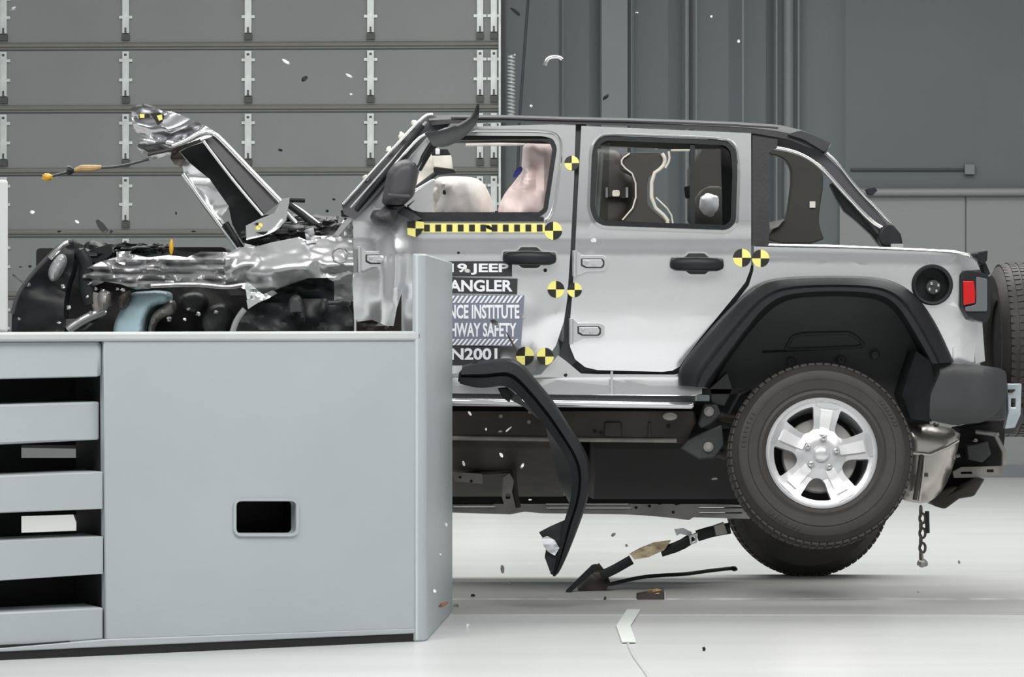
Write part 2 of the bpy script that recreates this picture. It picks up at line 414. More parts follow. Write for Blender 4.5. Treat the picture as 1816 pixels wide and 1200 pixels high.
# ---------------------------------------------------------------- the crash barrier
BM = .474; BY = 12.167
def bd(u): return BY/(1-BM*(u-908)/F)
BN = Vector((-BM, 1, 0)).normalized()
def BPm(off=0): return lambda u, v: P(u, v, bd(u))+BN*off
def bpanel(mb, outline, m, off, thick, **k): mb.panel(outline, m, mapfn=BPm(off), thick=thick, direc=BN, **k)
bar = empty('crash_barrier', (-1.6, 12.4, 0))
tag(bar, 'large grey painted steel crash barrier standing on the floor at the left', 'barrier')
b = MB(); bpanel(b, [(182, 604), (742, 604), (742, 1114), (186, 1133)], 'barrier', -.012, .05, holes=[rounded(rect(416, 888, 522, 945), 9)])
finish(b, 'side_panel', bar, bevel=.004)
b = MB(); bpanel(b, grow(rounded(rect(416, 888, 522, 945), 9), 5), 'barrier', -.02, .03, holes=[rounded(rect(416, 888, 522, 945), 9)])
finish(b, 'lifting_slot_rim', bar)
b = MB(); bpanel(b, rect(400, 870, 545, 965), 'pit', .25, .03); bpanel(b, rect(380, 855, 398, 980), 'pit', .06, .2); bpanel(b, rect(545, 855, 560, 980), 'pit', .06, .2)
bpanel(b, rect(385, 855, 560, 870), 'pit', .06, .2); bpanel(b, rect(385, 968, 560, 980), 'pit', .06, .2)
finish(b, 'slot_pocket', bar)
b = MB(); bpanel(b, [(-160, 589), (745, 587), (745, 604), (-160, 606)], 'barrier2', -.02, 1.0); finish(b, 'top_plate', bar, bevel=.01)
b = MB(); bpanel(b, [(-160, 606), (183, 605), (183, 668), (-160, 676)], 'barrier', .0, .42); finish(b, 'beam', bar, bevel=.02)
for (a, b_, c_, d) in ((722, 712, 797, 780), (850, 836, 916, 902), (966, 951, 1040, 1017), (1094, 1077, 1160, 1133)):
    b = MB()
    def lp(u, k0, k1): return k0+(k1-k0)*(u+160)/343
    o = [(-160, a), (183, b_), (183, d), (-160, c_)]
    bpanel(b, o, 'barrier', .0 if a > 800 else .04, .22, dv=8); finish(b, 'beam', bar, bevel=.025)
b = MB(); bpanel(b, [(-160, 1162), (190, 1132), (742, 1113), (742, 1122), (190, 1146), (-160, 1162)], 'barrier', -.015, .25); finish(b, 'bottom_flange', bar, bevel=.004)
b = MB()
zs = P(0, 1150, bd(0)).z
va = [BPm(-.01)(u, 1000) for u in (-160, 738)]; vb = [q+BN*.9 for q in va]
q = [va[0], va[1], vb[1], vb[0]]
b.add([(p.x, p.y, 0) for p in q]+[(p.x, p.y, 0.055) for p in q], [(0,3,2,1),(4,5,6,7),(0,1,5,4),(1,2,6,5),(2,3,7,6),(3,0,4,7)], 'pit')
finish(b, 'gap_base', bar)  # near-black block, paints the shaded gap under the barrier
# near-black blocks behind the closed panel, painting the hollow's shade
b = MB(); bpanel(b, [(183, 606), (189, 606), (191, 1130), (186, 1130)], 'pit', .04, .3); finish(b, 'bulkhead', bar)
b = MB(); bpanel(b, [(290, 606), (740, 606), (740, 1112), (290, 1125)], 'pit', .5, .3); finish(b, 'dark_core', bar)
b = MB(); b.panel([(-170, 604), (186, 604), (186, 1122), (-170, 1140)], 'pit', mapfn=lambda u, v: P(u, v, bd(u)+.42), thick=.03, direc=BN, holes=[rect(38, 789, 176, 812), [(38, 915), (134, 912), (145, 941), (38, 945)]])
finish(b, 'slot_shade_plate', bar)  # near-black sheet added to darken the beam slots, open where floor shows
# end post
fl = BPm(-.02)(727, 600); fr_ = BPm(-.02)(753, 600)
pts = [(fl.x, fl.y), (fr_.x, fr_.y), (-.252, 13.30), (-.36, 13.36)]
zt = P(740, 450, 12.0).z
b = MB()
n = len(pts); rp = rounded(pts, .03, 4); n = len(rp)
b.add([(p[0], p[1], 0) for p in rp]+[(p[0], p[1], zt) for p in rp], [tuple(range(n)), tuple(range(2*n-1, n-1, -1))]+[(i, (i+1) % n, n+(i+1) % n, n+i) for i in range(n)], 'barrier')
finish(b, 'end_post', bar, bevel=.008)
b = MB(); bpanel(b, rect(-160, 318, 18, 589), 'barrier2', .02, .5); finish(b, 'upper_block', bar, bevel=.01)

# ---------------------------------------------------------------- the car
car = empty('off_road_vehicle', P(900, 1000, DB+.8)*1.0)
car.location.z = 0; WL[car].z = 0
tag(car, 'silver four-door off-road vehicle with black top and crushed front, beside the grey barrier', 'car')
SIDE = [(200, .070), (222, .062), (240, .056), (300, .036), (385, .010), (394, .0075), (422, .0075), (426, .007), (446, .0015), (449, .0005), (456, 0), (500, .002), (560, .010), (610, .022), (640, .034), (655, .044), (668, .05), (700, .052)]
def side(u, v): return DB+interp(SIDE, v)
HV = [240, 270, 300, 330, 360, 385, 390, 394, 410, 422, 428, 438, 448, 456, 475, 500, 520, 540, 560, 575, 590, 600, 610, 620, 630, 640, 648, 655, 668]
rw = rounded([(1050, 262), (1062, 246), (1075, 240), (1288, 248), (1304, 262), (1308, 300), (1305, 395), (1290, 408), (1070, 400), (1055, 392), (1046, 370)], 10, 3)
rear_o = [(1031, 223), (1332, 236), (1332, 470), (1329, 482), (1322, 500), (1305, 522), (1240, 602), (1215, 636), (1205, 650), (1192, 657), (1175, 659), (1060, 656), (1038, 651), (1020, 637), (1011, 615), (1009, 590), (1015, 520), (1020, 440), (1026, 320)]
d_ = MB(); d_.panel(rear_o, 'silver', side, .03, holes=[rw], dv=HV, du=40)
rdoor = finish(d_, 'rear_door', car, 28, bevel=.004)
s = MB(); s.panel(rw, 'black', lambda u, v: side(u, v)-.004, .05, holes=[grow(rw, -9)], dv=HV[:7]); finish(s, 'window_seal', rdoor)
s = MB(); rwg = grow(rw, 5); s.panel(rwg, 'chrome', lambda u, v: side(u, v)-.006, .01, holes=[grow(rw, 1)], dv=HV[:7]); s.tube([P(a, b_, side(a, b_)-.008) for a, b_ in smooth([(1047, 300), (1049, 262), (1060, 244), (1075, 237), (1180, 241), (1288, 245), (1306, 258), (1310, 290)], 2, False)], .006, 'chrome', 6); finish(s, 'window_trim_highlight', rdoor)  # chrome tube drawn as the highlight along the window's top edge
g = MB(); gi = grow(rw, -8)
g.panel([p for p in gi if p[0] < 1225]+[], 'glass', lambda u, v: side(u, v)+.02, .004); o = finish(g, 'window_glass', rdoor)
g = MB(); rr = [p for p in gi if p[0] > 1231]; g.panel(rr, 'tint', lambda u, v: side(u, v)+.02, .004); tag(finish(g, 'window_glass', rdoor), 'dark tinted fixed pane')
g = MB(); g.panel(rect(1224, 249, 1232, 402), 'black', lambda u, v: side(u, v)+.005, .03, dv=30); finish(g, 'window_divider', rdoor)

# front door
fw = rounded([(712, 366), (728, 380), (745, 384), (958, 384), (971, 374), (988, 262), (981, 246), (962, 241), (800, 240), (772, 246), (742, 300), (733, 345)], 6, 3)
front_o = [(762, 238), (790, 226), (1021, 219), (1018, 320), (1012, 440), (1006, 530), (1000, 570), (986, 612), (968, 640), (945, 661), (900, 668), (712, 668), (712, 520), (704, 545), (698, 578), (683, 577), (660, 567), (628, 571), (625, 486), (640, 480), (640, 445), (627, 440), (626, 392), (640, 374)]
def fdoor(u, v):
    d = side(u, v)
    k = max(0, min(1, (760-u)/120)); k2 = k*k*(3-2*k)
    d += .06*k2
    d -= .032*math.exp(-((u-(704-(v-440)*.03))/14)**2)*max(0, min(1, (v-395)/50))*k2**.3 if u < 760 else 0
    d += .009*k2*noise.noise(Vector((u*.022, v*.018, 2)))*1.5
    if v > 500: d += .010*noise.noise(Vector((u*.018, v*.018, 9)))*min(1, (v-500)/60)
    return d
d_ = MB(); d_.panel(front_o, 'silver', fdoor, .03, holes=[fw], du=9, dv=[x for x in sorted(set(HV+list(range(240, 668, 10))))])
fd = finish(d_, 'front_door', car, 40)
s = MB(); s.panel(fw, 'black', lambda u, v: fdoor(u, v)-.003, .05, holes=[grow(fw, -8)], step=15); finish(s, 'window_seal', fd)
s = MB()
tr = smooth([(838, 231), (972, 231), (992, 240), (997, 262), (988, 330), (980, 378), (966, 394), (900, 394)], 2, False)
s.tube([P(a, b_, fdoor(a, b_)-.006) for a, b_ in tr[:-6]], .006, 'chrome', 6); finish(s, 'window_trim_highlight', fd)  # chrome tube drawn as the highlight line of the door frame
sk = MB(); sk.panel([(737, 384), (962, 384), (970, 392), (735, 392)], 'black', lambda u, v: fdoor(u, v)-.008, .02, du=20); finish(sk, 'sill_seal', fd)

def handle(cx, cy, par, fn):
    h = MB(); dd = fn(cx, cy)
    rec = rounded([(cx-50, cy-14), (cx-22, cy-15), (cx-17, cy-22), (cx+15, cy-22), (cx+22, cy-14), (cx+50, cy-12), (cx+50, cy+12), (cx+24, cy+13), (cx+17, cy+21), (cx-15, cy+21), (cx-24, cy+12), (cx-50, cy+11)], 7, 3)
    h.panel(rec, 'chrome', dd-.004, .012)
    h.panel(grow(rec, -3), 'black2', dd-.006, .012)
    pl = finish(h, 'door_handle', par)
    g2 = MB(); pts = [P(cx-43, cy, dd-.022), P(cx-36, cy, dd-.04), P(cx, cy, dd-.046), P(cx+36, cy+1, dd-.04), P(cx+43, cy+1, dd-.022)]
    g2.tube(pts, [.022, .029, .031, .029, .022], 'black', 14, flat=.7)
    h3 = finish(g2, 'door_handle', par, 60); tag(h3, 'black grip')
    tag(pl, 'recess with pale rim'); return
handle(1236, 468, rdoor, side); handle(939, 457, fd, fdoor)
def hinge(u, v, par, fn, s_=1.0, w=62):
    h = MB(); dd = fn(u+10, v+18)
    h.panel([(u, v), (u+6, v-1), (u+16, v+6), (u+w-8, v+6), (u+w, v+13), (u+w, v+27), (u+w-8, v+34), (u+24, v+35), (u+10, v+41), (u, v+42)], 'silver', dd-.010, .02)
    h.panel([(u+14, v+12), (u+w-10, v+12), (u+w-6, v+16), (u+w-6, v+25), (u+w-10, v+29), (u+22, v+29), (u+14, v+25)], 'black2', dd-.012, .01)
    h.panel([(u+17, v+14), (u+w-12, v+14), (u+w-9, v+18), (u+w-9, v+23), (u+w-12, v+27), (u+24, v+27), (u+17, v+23)], 'silver', dd-.022, .02)
    for x, y in ((u+24, v+18), (u+38, v+23)):
        h.panel(circle(x, y, 3.2, 10), 'alloy2', dd-.028, .01)
    h.tube([P(u+3, v-2, dd-.016), P(u+3, v+44, dd-.016)], .010, 'silver', 10)
    finish(h, 'door_hinge', par, bevel=.003)
hinge(1016, 446, rdoor, side); hinge(1010, 566, rdoor, side); hinge(634, 439, fd, fdoor, w=54)
lk = MB(); lk.panel(circle(967, 479, 6, 16), 'chrome', side(967, 479)-.006, .01); lk.panel(circle(967, 479, 3.5, 12), 'ink', side(967, 479)-.009, .01)
finish(lk, 'lock_cylinder', fd)

# target stickers
def marker(cx, cy, r, par, fn, rot=0.0, half=None):
    mk = MB(); e = -.0035
    for k in range(4):
        a0 = rot+k*PI/2
        pts = [(cx, cy)]+[(cx+r*math.cos(a0+PI/2*j/8), cy+r*math.sin(a0+PI/2*j/8)) for j in range(9)]
        mk.panel(pts, 'yellow' if k % 2 == 0 else 'ink', lambda u, v: fn(u, v)+e, .003, step=8 if fn is fdoor else None)
    return tag(finish(mk, 'target_marker', par), 'round yellow and black quadrant sticker')
sidem = side
marker(1014, 289, 13, fd, side, PI/2); marker(981, 409, 16, fd, fdoor, -PI/2)
marker(986, 513, 15, fd, fdoor, 0); marker(931, 631, 16, fd, fdoor, -PI/2)
marker(967, 632, 15, car, lambda u, v: DB+.02, 0)
marker(1316, 457, 16, rdoor, side, -PI/2); marker(1349, 458, 15.5, car, lambda u, v: side(u, v), PI/2)
marker(1019, 514, 13, rdoor, side, -PI/2)
st = MB()
st.panel(rect(738, 396, 966, 412), 'yellow', lambda u, v: fdoor(u, v)-.008, .003, step=8)
for i in range(11): st.panel(rect(752+i*20, 398, 762+i*20, 410), 'ink', lambda u, v: fdoor(u, v)-.011, .003)
tag(finish(st, 'scale_strip', fd), 'yellow strip with a row of black squares')
st = MB(); q4 = [[(722, 393), (737, 391), (737, 405), (722, 404)], [(737, 391), (752, 394), (752, 405), (737, 405)], [(722, 404), (737, 405), (737, 420), (723, 416)], [(737, 405), (752, 405), (745, 414), (737, 420)]]
for i, q in enumerate(q4): st.panel(q, 'yellow' if i in (1, 2) else 'ink', lambda u, v: fdoor(u, v)-.014, .003)
tag(finish(st, 'target_marker', fd), 'creased yellow and black sticker')

# lettering
def text_into(mb, s_, u0, v0, u1, v1, fn, m, bold=0.03):
    cu = bpy.data.curves.new('t', 'FONT'); cu.body = s_; cu.resolution_u = 3; cu.offset = bold
    to = bpy.data.objects.new('t', cu); COL.objects.link(to)
    dg = bpy.context.evaluated_depsgraph_get(); me = bpy.data.meshes.new_from_object(to.evaluated_get(dg))
    xs = [v.co.x for v in me.vertices]; ys = [v.co.y for v in me.vertices]
    a, b2, c2, d2 = min(xs), max(xs), min(ys), max(ys); vs = []
    for v in me.vertices:
        u = u0+(v.co.x-a)/(b2-a)*(u1-u0); w_ = v1-(v.co.y-c2)/(d2-c2)*(v1-v0)
        vs.append(P(u, w_, fn(u, w_)))
    mb.add(vs, [tuple(p.vertices) for p in me.polygons], m)
    bpy.data.objects.remove(to); bpy.data.curves.remove(cu); bpy.data.meshes.remove(me)
def lab(poly, m, texts, hatch=(), nm='printed_label', lb=None):
    l = MB(); fn = lambda u, v: DB-.006
    l.panel(poly, m, DB-.006+0, .012)
    for (s_, u0, v0, u1, v1) in texts: text_into(l, s_, u0, v0, u1, v1, lambda u, v: DB-.0075, 'white')
    for (ha, hb, u0, u1) in hatch:
        u = u0
        while u < u1:
            l.panel([(u, hb), (u+4, hb), (u+13, ha), (u+9, ha)], 'white', DB-.0085, .002); u += 8
    return tag(finish(l, nm, fd, merge=False), lb)
lab([(790, 463), (908, 463), (908, 490), (790, 490)], 'label', [('19 JEEP', 799, 467, 902, 487)], lb='charcoal label with the white letters 19 JEEP')
lab([(790, 491), (918, 494), (917, 522), (790, 520)], 'label', [('ANGLER', 796, 496, 909, 517)], lb='charcoal label with the white letters ANGLER')
lab([(790, 522), (930, 524), (924, 614), (790, 612)], 'slate', [('NCE INSTITUTE', 796, 540, 921, 565), ('HWAY SAFETY', 798, 572, 916, 597)], hatch=((524, 537, 794, 920), (601, 612, 794, 914)), lb='slate blue label reading NCE INSTITUTE and HWAY SAFETY between hatched bands')
lab([(790, 613), (888, 616), (886, 648), (790, 648)], 'label', [('N2001', 800, 617, 882, 638)], lb='charcoal label with the white letters N2001')

# sill, quarter panel
sl = MB()
SI = [(640, .05), (655, .05), (668, .05), (669, .048), (672, .05), (700, .044), (706, .05)]
sl.panel([(780, 650), (935, 668), (960, 664), (990, 630), (1004, 640), (1030, 662), (1060, 663), (1195, 664), (1212, 660), (1245, 672), (1245, 698), (1228, 702), (780, 697)], 'silver', lambda u, v: DB+interp(SI, v), .3, dv=[655, 664, 668, 669, 672, 685, 700], du=30)
sill = finish(sl, 'sill', car, 25)
s2 = MB(); s2.panel([(780, 706), (1232, 714), (1230, 725), (780, 719)], 'silver', DB+.0, .16); finish(s2, 'rocker_lip', car, bevel=.01)
s2 = MB(); s2.panel([(780, 697), (1232, 702), (1232, 715), (780, 708)], 'black2', DB+.06, .1); finish(s2, 'rocker_gap', car)
s2 = MB(); s2.panel(rect(1083, 658, 1087, 700), 'alloy2', DB+.035, .02, dv=10); finish(s2, 'sill_seam', sill)
# door apertures (dark inner frames closing the gaps)
ap = MB(); ap.panel([(1012, 216), (1040, 216), (1032, 330), (1024, 640), (990, 664), (985, 655), (1000, 600), (1004, 480)], 'black2', lambda u, v: side(u, v)+.035, .06, dv=40)
finish(ap, 'centre_pillar', car)
ap = MB(); ap.panel([(990, 600), (1040, 640), (1060, 650), (1190, 652), (1235, 600), (1320, 500), (1330, 470), (1345, 470), (1342, 520), (1235, 665), (1190, 672), (1040, 670), (1000, 660)], 'black', lambda u, v: side(u, v)+.04, .05, dv=40)
finish(ap, 'door_jamb', car)
qp = MB()
quarter = [(1337, 437), (1500, 441), (1640, 446), (1700, 451), (1722, 456), (1733, 466), (1738, 478), (1706, 480), (1701, 490), (1701, 545), (1712, 566), (1733, 574), (1742, 640), (1690, 646), (1650, 625), (1600, 545), (1560, 508), (1400, 506), (1350, 530), (1290, 600), (1240, 682), (1205, 664), (1220, 645), (1328, 506), (1336, 480)]
QS = [(430, .003), (444, .003), (458, .0), (460, -.002), (500, .0), (560, .008), (620, .02), (650, .03)]
def qside(u, v):
    return DB+interp(QS, v-(u-1340)*.02)+max(0, (u-1690)/50)**2*.05
qp.panel(quarter, 'silver', qside, .03, holes=[circle(1653, 505, 32, 32)], dv=[445, 450, 455, 460, 470, 485, 500, 520, 540, 560, 580, 600, 620, 640], du=20)
quart = finish(qp, 'quarter_panel', car, 28)
for a, b_ in (((1690, 478), (1690, 642)),):
    s2 = MB(); s2.tube([P(a[0], a[1], qside(*a)), P(b_[0], b_[1], qside(*b_))], .003, 'alloy2', 6); finish(s2, 'panel_seam', quart)
s2 = MB(); s2.tube([P(1340, 434, DB+.05), P(1500, 437, DB+.05), P(1690, 446, DB+.05), P(1718, 452, DB+.06), P(1732, 466, DB+.07)], .006, 'chrome', 8, flat=.8); finish(s2, 'belt_rail', car)
# fuel cap
fc = MB(); fm = Matrix.Translation(P(1653, 505, DB-.0))
fc.lathe([(.088, -.01), (.09, .008), (.084, .016), (.074, .014), (.074, .0), (.07, -.05), (0, -.05)], 'black', 48, fm); cap = finish(fc, 'fuel_door', car)
fc = MB(); fc.lathe([(.032, -.02), (.03, -.012), (.0, -.008)], 'black2', 24, Matrix.Translation(P(1656, 509, DB)))
for k in range(4):
    a = k*PI/2+.5; fc.box((P(1656, 509, DB).x+.022*math.cos(a)-.004, DB-.008, P(1656, 509, DB).z+.018*math.sin(a)-.006), (P(1656, 509, DB).x+.022*math.cos(a)+.004, DB, P(1656, 509, DB).z+.018*math.sin(a)+.006), 'alloy2')
finish(fc, 'fuel_cap', cap)
# tail light
tl = MB(); to_ = rounded([(1706, 484), (1713, 479), (1745, 484), (1757, 492), (1756, 560), (1750, 572), (1732, 568), (1716, 560), (1706, 545)], 4, 3)
tl.panel(to_, 'black', DB-.03, .1); tlo = finish(tl, 'tail_light', car, bevel=.006)
l2 = MB(); l2.panel([(1708, 498), (1727, 498), (1730, 518), (1729, 537), (1709, 541)], 'red', DB-.045, .03); tag(finish(l2, 'lens', tlo, bevel=.003), 'red lens')
l2 = MB(); l2.panel(rounded([(1731, 490), (1751, 494), (1751, 552), (1712, 552), (1711, 544), (1731, 540)], 3, 2), 'smoke', DB-.038, .03); tag(finish(l2, 'lens', tlo, bevel=.003), 'smoky grey lens')
tg = MB(); tg.panel([(1726, 566), (1742, 572), (1747, 640), (1730, 645)], 'silver', DB+.05, 1.3); finish(tg, 'tailgate', car)
tg = MB(); tg.panel([(1722, 456), (1733, 458), (1745, 500), (1745, 575), (1735, 575), (1735, 478)], 'black2', DB+.1, 1.3); finish(tg, 'tailgate_frame', car)
tg = MB(); tg.panel([(1730, 450), (1736, 446), (1752, 443), (1751, 462), (1742, 470), (1733, 464)], 'black', DB+.45, .25)
tg.panel([(1738, 466), (1748, 464), (1757, 486), (1748, 490)], 'black', DB+.5, .2); finish(tg, 'brake_light_bracket', car, bevel=.006)

# flare
fo = smooth([(1204, 683), (1201, 662), (1212, 640), (1262, 578), (1312, 527), (1342, 503), (1380, 491), (1480, 488), (1560, 491), (1600, 504), (1632, 530), (1662, 575), (1692, 642)], 2, False)
fi = smooth([(1250, 687), (1256, 676), (1276, 648), (1320, 590), (1356, 545), (1390, 524), (1440, 518), (1500, 517), (1558, 521), (1590, 540), (1614, 578), (1640, 622), (1652, 645)], 2, False)
fl = MB(); fl.loft(fo, fi, [(0, DB+.02), (.03, DB-.05), (.12, DB-.085), (.55, DB-.125), (.66, DB-.118), (.72, DB-.128), (.95, DB-.13), (1.0, DB-.12), (1.02, DB+.0)], 'black', 70)
finish(fl, 'fender_flare', car, 40)
# wheel arch liner
ln = MB(); inner = smooth([(1262, 690), (1280, 655), (1322, 597), (1362, 552), (1395, 531), (1440, 526), (1500, 525), (1552, 529), (1582, 545), (1606, 580), (1630, 625), (1640, 660)], 2, False)
ln.loft(fi, inner, [(0, DB-.02), (.4, DB+.1), (1, DB+.42)], 'black', 60)
ln.panel(inner+[(1650, 760), (1250, 760)], 'liner', lambda u, v: DB+.42-.02*max(0, (v-560)/100), .03, step=30)
liner = finish(ln, 'wheel_arch_liner', car, 40)
em = MB(); tz = rounded([(1393, 620), (1405, 597), (1425, 592), (1505, 590), (1522, 600), (1533, 612), (1520, 615)], 5, 3)
em.tube([P(a, b_, DB+.405) for a, b_ in tz+tz[:1]], .008, 'liner', 8)
em.panel([(1352, 622), (1530, 614), (1530, 617), (1352, 626)], 'pit', DB+.40, .01)
finish(em, 'liner_emboss', liner, bevel=.004)
for (x, y) in ((1403, 640), (1492, 637), (1552, 629)):
    bo = MB(); bo.lathe([(.02, -.02), (.02, .0), (.014, .006), (0, .007)], 'liner', 16, Matrix.Translation(P(x, y, DB+.37))); bo.lathe([(.008, 0), (.008, .012), (0, .013)], 'under', 6, Matrix.Translation(P(x, y, DB+.37)))
    finish(bo, 'liner_bolt', liner)
# bumper
bp_ = MB()
bo_ = rounded([(1660, 628), (1690, 645), (1730, 646), (1776, 653), (1785, 662), (1787, 700), (1768, 734), (1742, 749), (1690, 754), (1648, 744), (1650, 700), (1668, 660)], 8, 3)
bp_.panel(bo_, 'black2', lambda u, v: DB-.09+max(0, (u-1740)/50)**2*.06+max(0, (v-700)/50)**2*.05+max(0, (665-v)/20)**2*.02, .25, step=12)
finish(bp_, 'rear_bumper', car, 35)
bp_ = MB(); bp_.panel([(1625, 622), (1650, 640), (1660, 690), (1652, 748), (1615, 742), (1600, 700), (1612, 660)], 'black', lambda u, v: DB+.0+(1650-u)*.002, .3, step=15); finish(bp_, 'splash_guard', car, 35)
bp_ = MB(); bp_.box(tuple(P(1700, 745, DB+.16))[:2]+(P(0, 745, DB+.2).z,), (P(1783, 700, DB+.2).x, DB+1.6, P(0, 655, DB+.2).z), 'black2'); finish(bp_, 'bumper_beam', car, bevel=.02)

# soft top, built open in the middle to let light into the cabin
rtop = [(757, 205), (800, 203.5), (900, 204), (1000, 207), (1100, 209), (1200, 212), (1300, 216), (1380, 221), (1420, 230), (1450, 243), (1474, 257)]
rbot = [(766, 222), (800, 219), (900, 217), (1000, 219), (1100, 223), (1200, 228), (1300, 233), (1335, 236), (1400, 247), (1430, 260), (1463, 271)]
tp = MB()
tp.loft(rtop, rbot, [(.55, DB+.2), (0, DB+.2), (0, DB+.16), (.08, DB+.11), (.5, DB+.06), (1, DB+.055), (1.0, DB+.2), (.55, DB+.2)], 'fabric', 60)
top = finish(tp, 'soft_top', car, 40)
tp = MB(); tp.loft(rtop, rbot, [(0, DB+1.4), (0, DB+1.52), (1, DB+1.52), (1, DB+1.4), (0, DB+1.4)], 'fabric', 60); finish(tp, 'far_top_rail', car, 40)
x = MB(); x.panel([(795, 232), (1334, 240), (1334, 263), (1190, 264), (1040, 256), (795, 250)], 'interior', DB+.13, .03); finish(x, 'roof_header', car)
tr = MB(); tr.tube([P(a, b_+5, DB+.055) for a, b_ in rtop[1:8]], .006, 'mirror', 6); finish(tr, 'drip_rail', top)
tr = MB(); tr.panel(rounded([(1395, 238), (1425, 247), (1463, 270), (1474, 254), (1452, 243), (1420, 231)], 5, 3), 'black2', DB+.04, .08); finish(tr, 'rear_corner_flap', top, bevel=.01)
# rear pillar + sport bar
cp = MB(); cp.panel([(1334, 233), (1380, 240), (1378, 262), (1364, 270), (1364, 434), (1334, 434)], 'fabric', lambda u, v: side(u, v)+.01, .06, dv=40); finish(cp, 'rear_pillar', car)
def bandpath(cl, w0, name, m, off, dep, par=car):
    mb = MB(); cl = smooth(cl, 2, False)
    L = []; R = []
    for i, p in enumerate(cl):
        a = Vector(cl[max(0, i-1)]); b2 = Vector(cl[min(len(cl)-1, i+1)]); t2 = (b2-a).normalized()
        w2 = w0 if not callable(w0) else w0(i/(len(cl)-1))
        L.append((p[0]-t2.y*w2/2, p[1]+t2.x*w2/2)); R.append((p[0]+t2.y*w2/2, p[1]-t2.x*w2/2))
    mb.loft(L, R, [(0, off+dep), (0, off+.03), (.12, off), (.88, off), (1, off+.03), (1, off+dep)], m, 48)
    return finish(mb, name, par, 40)
sb = bandpath([(1364, 250), (1400, 254), (1440, 270), (1475, 300), (1520, 350), (1560, 400), (1580, 425)], 30, 'sport_bar', 'mirror', DB+.10, .12)
def edgeline(pts, par, m='chrome', r=.010, d=DB+.09, nm='bar_highlight'):
    e = MB(); e.tube([P(a, b_, d) for a, b_ in smooth(pts, 2, False)], r, m, 8); finish(e, nm, par, 60)
edgeline([(1364, 260), (1395, 264), (1425, 274), (1455, 294), (1500, 345), (1545, 393), (1564, 404)], sb)  # chrome tubes drawn as the white highlights of the bar
edgeline([(1466, 271), (1485, 288), (1520, 335), (1560, 375), (1580, 396)], sb, r=.006)
c3 = MB(); c3.panel([(1562, 404), (1572, 398), (1584, 397), (1598, 415), (1602, 435), (1565, 437), (1556, 420)], 'black', DB+.07, .14); finish(c3, 'bar_foot_cover', car, bevel=.01)
c3 = MB(); c3.panel(rect(1580, 432, 1602, 440), 'chrome', DB+.05, .14); finish(c3, 'bar_foot_plate', car)
c3 = MB(); c3.panel([(1472, 325), (1484, 322), (1492, 338), (1530, 372), (1565, 412), (1562, 437), (1546, 416), (1520, 392), (1498, 374), (1484, 350)], 'black', DB+.13, .08); finish(c3, 'grab_strap', car, bevel=.01)
c3 = MB(); c3.panel([(1536, 335), (1552, 332), (1556, 338), (1548, 346), (1540, 344)], 'black', DB+.12, .06); finish(c3, 'bar_clip', car)
# far side rear pillar trim
c3 = MB(); c3.panel(smooth([(1364, 262), (1420, 268), (1455, 295), (1462, 320), (1452, 380), (1453, 400), (1464, 432), (1364, 432), (1364, 410), (1392, 388), (1398, 370), (1405, 310), (1398, 288), (1380, 276), (1364, 275)], 1), 'interior', DB+1.2, .08)
o = finish(c3, 'rear_quarter_trim', car, bevel=.02)
c3 = MB(); c3.panel(rect(1436, 357, 1446, 368), 'cream', DB+1.19, .02); finish(c3, 'trim_clip', o)
c3 = MB(); c3.panel([(1364, 394), (1392, 388), (1380, 402), (1366, 407)], 'skid', DB+1.17, .02); finish(c3, 'trim_clip', o)
# far side upper structure
c3 = MB(); c3.panel([(790, 252), (1330, 266), (1330, 256), (790, 240)], 'interior', DB+1.46, .06); finish(c3, 'far_roof_rail', car)
c3 = MB(); c3.tube([P(826, 257, DB+1.42), P(932, 255, DB+1.42)], .008, 'cream', 8); c3.tube([P(1190, 266, DB+1.42), P(1228, 266, DB+1.42)], .006, 'cream', 8); finish(c3, 'far_rail_edge', car)
hg = [(1098, 280), (1112, 270), (1170, 270), (1180, 284), (1176, 298), (1150, 312), (1147, 330), (1148, 362), (1160, 375), (1180, 392), (1180, 404), (1098, 404), (1112, 384), (1126, 366), (1127, 318), (1122, 312), (1100, 300)]
c3 = MB(); c3.panel(rounded(hg, 5, 2), 'olive', DB+1.0, .07); hgo = finish(c3, 'pillar_cover', car, bevel=.006)
c3 = MB()
for pts, r in (([(1117, 272), (1102, 282), (1103, 294), (1127, 312), (1128, 362), (1104, 390)], .004), ([(1174, 272), (1180, 282), (1176, 296), (1156, 310), (1155, 362), (1184, 388), (1184, 400)], .009), ([(1186, 268), (1188, 284), (1180, 298)], .005), ([(1163, 350), (1190, 376), (1194, 400)], .004)):
    c3.tube([P(a, b_, DB+.99) for a, b_ in smooth(pts, 1, False)], r, 'cream', 8)
tag(finish(c3, 'cover_edge', hgo), 'pale cream edge')
# interior seats and trim
c3 = MB(); sf = rounded([(1040, 262), (1100, 266), (1112, 300), (1128, 320), (1126, 362), (1110, 410), (1040, 410)], 12, 3)
c3.panel(sf, 'olive', pillow(sf, DB+1.25, .08, 20), .1, step=10); seat = finish(c3, 'front_seat', car, 50)
c3 = MB(); c3.panel(rounded([(1070, 332), (1082, 328), (1098, 334), (1114, 330), (1118, 344), (1108, 352), (1090, 348), (1074, 350)], 3, 2), 'interior', DB+1.14, .02); c3.panel(rounded(rect(1086, 337, 1099, 348), 3, 2), 'cream', DB+1.12, .02)
for x in (1074, 1110): c3.panel(rect(x, 332, x+4, 350), 'alloy2', DB+1.12, .02)
finish(c3, 'seat_buckle', seat)
c3 = MB()
c3.tube([P(1066, 270, DB+.4), P(1062, 330, DB+.4), P(1058, 388, DB+.4)], .012, 'alloy2', 8, flat=.4); finish(c3, 'seat_belt', car)
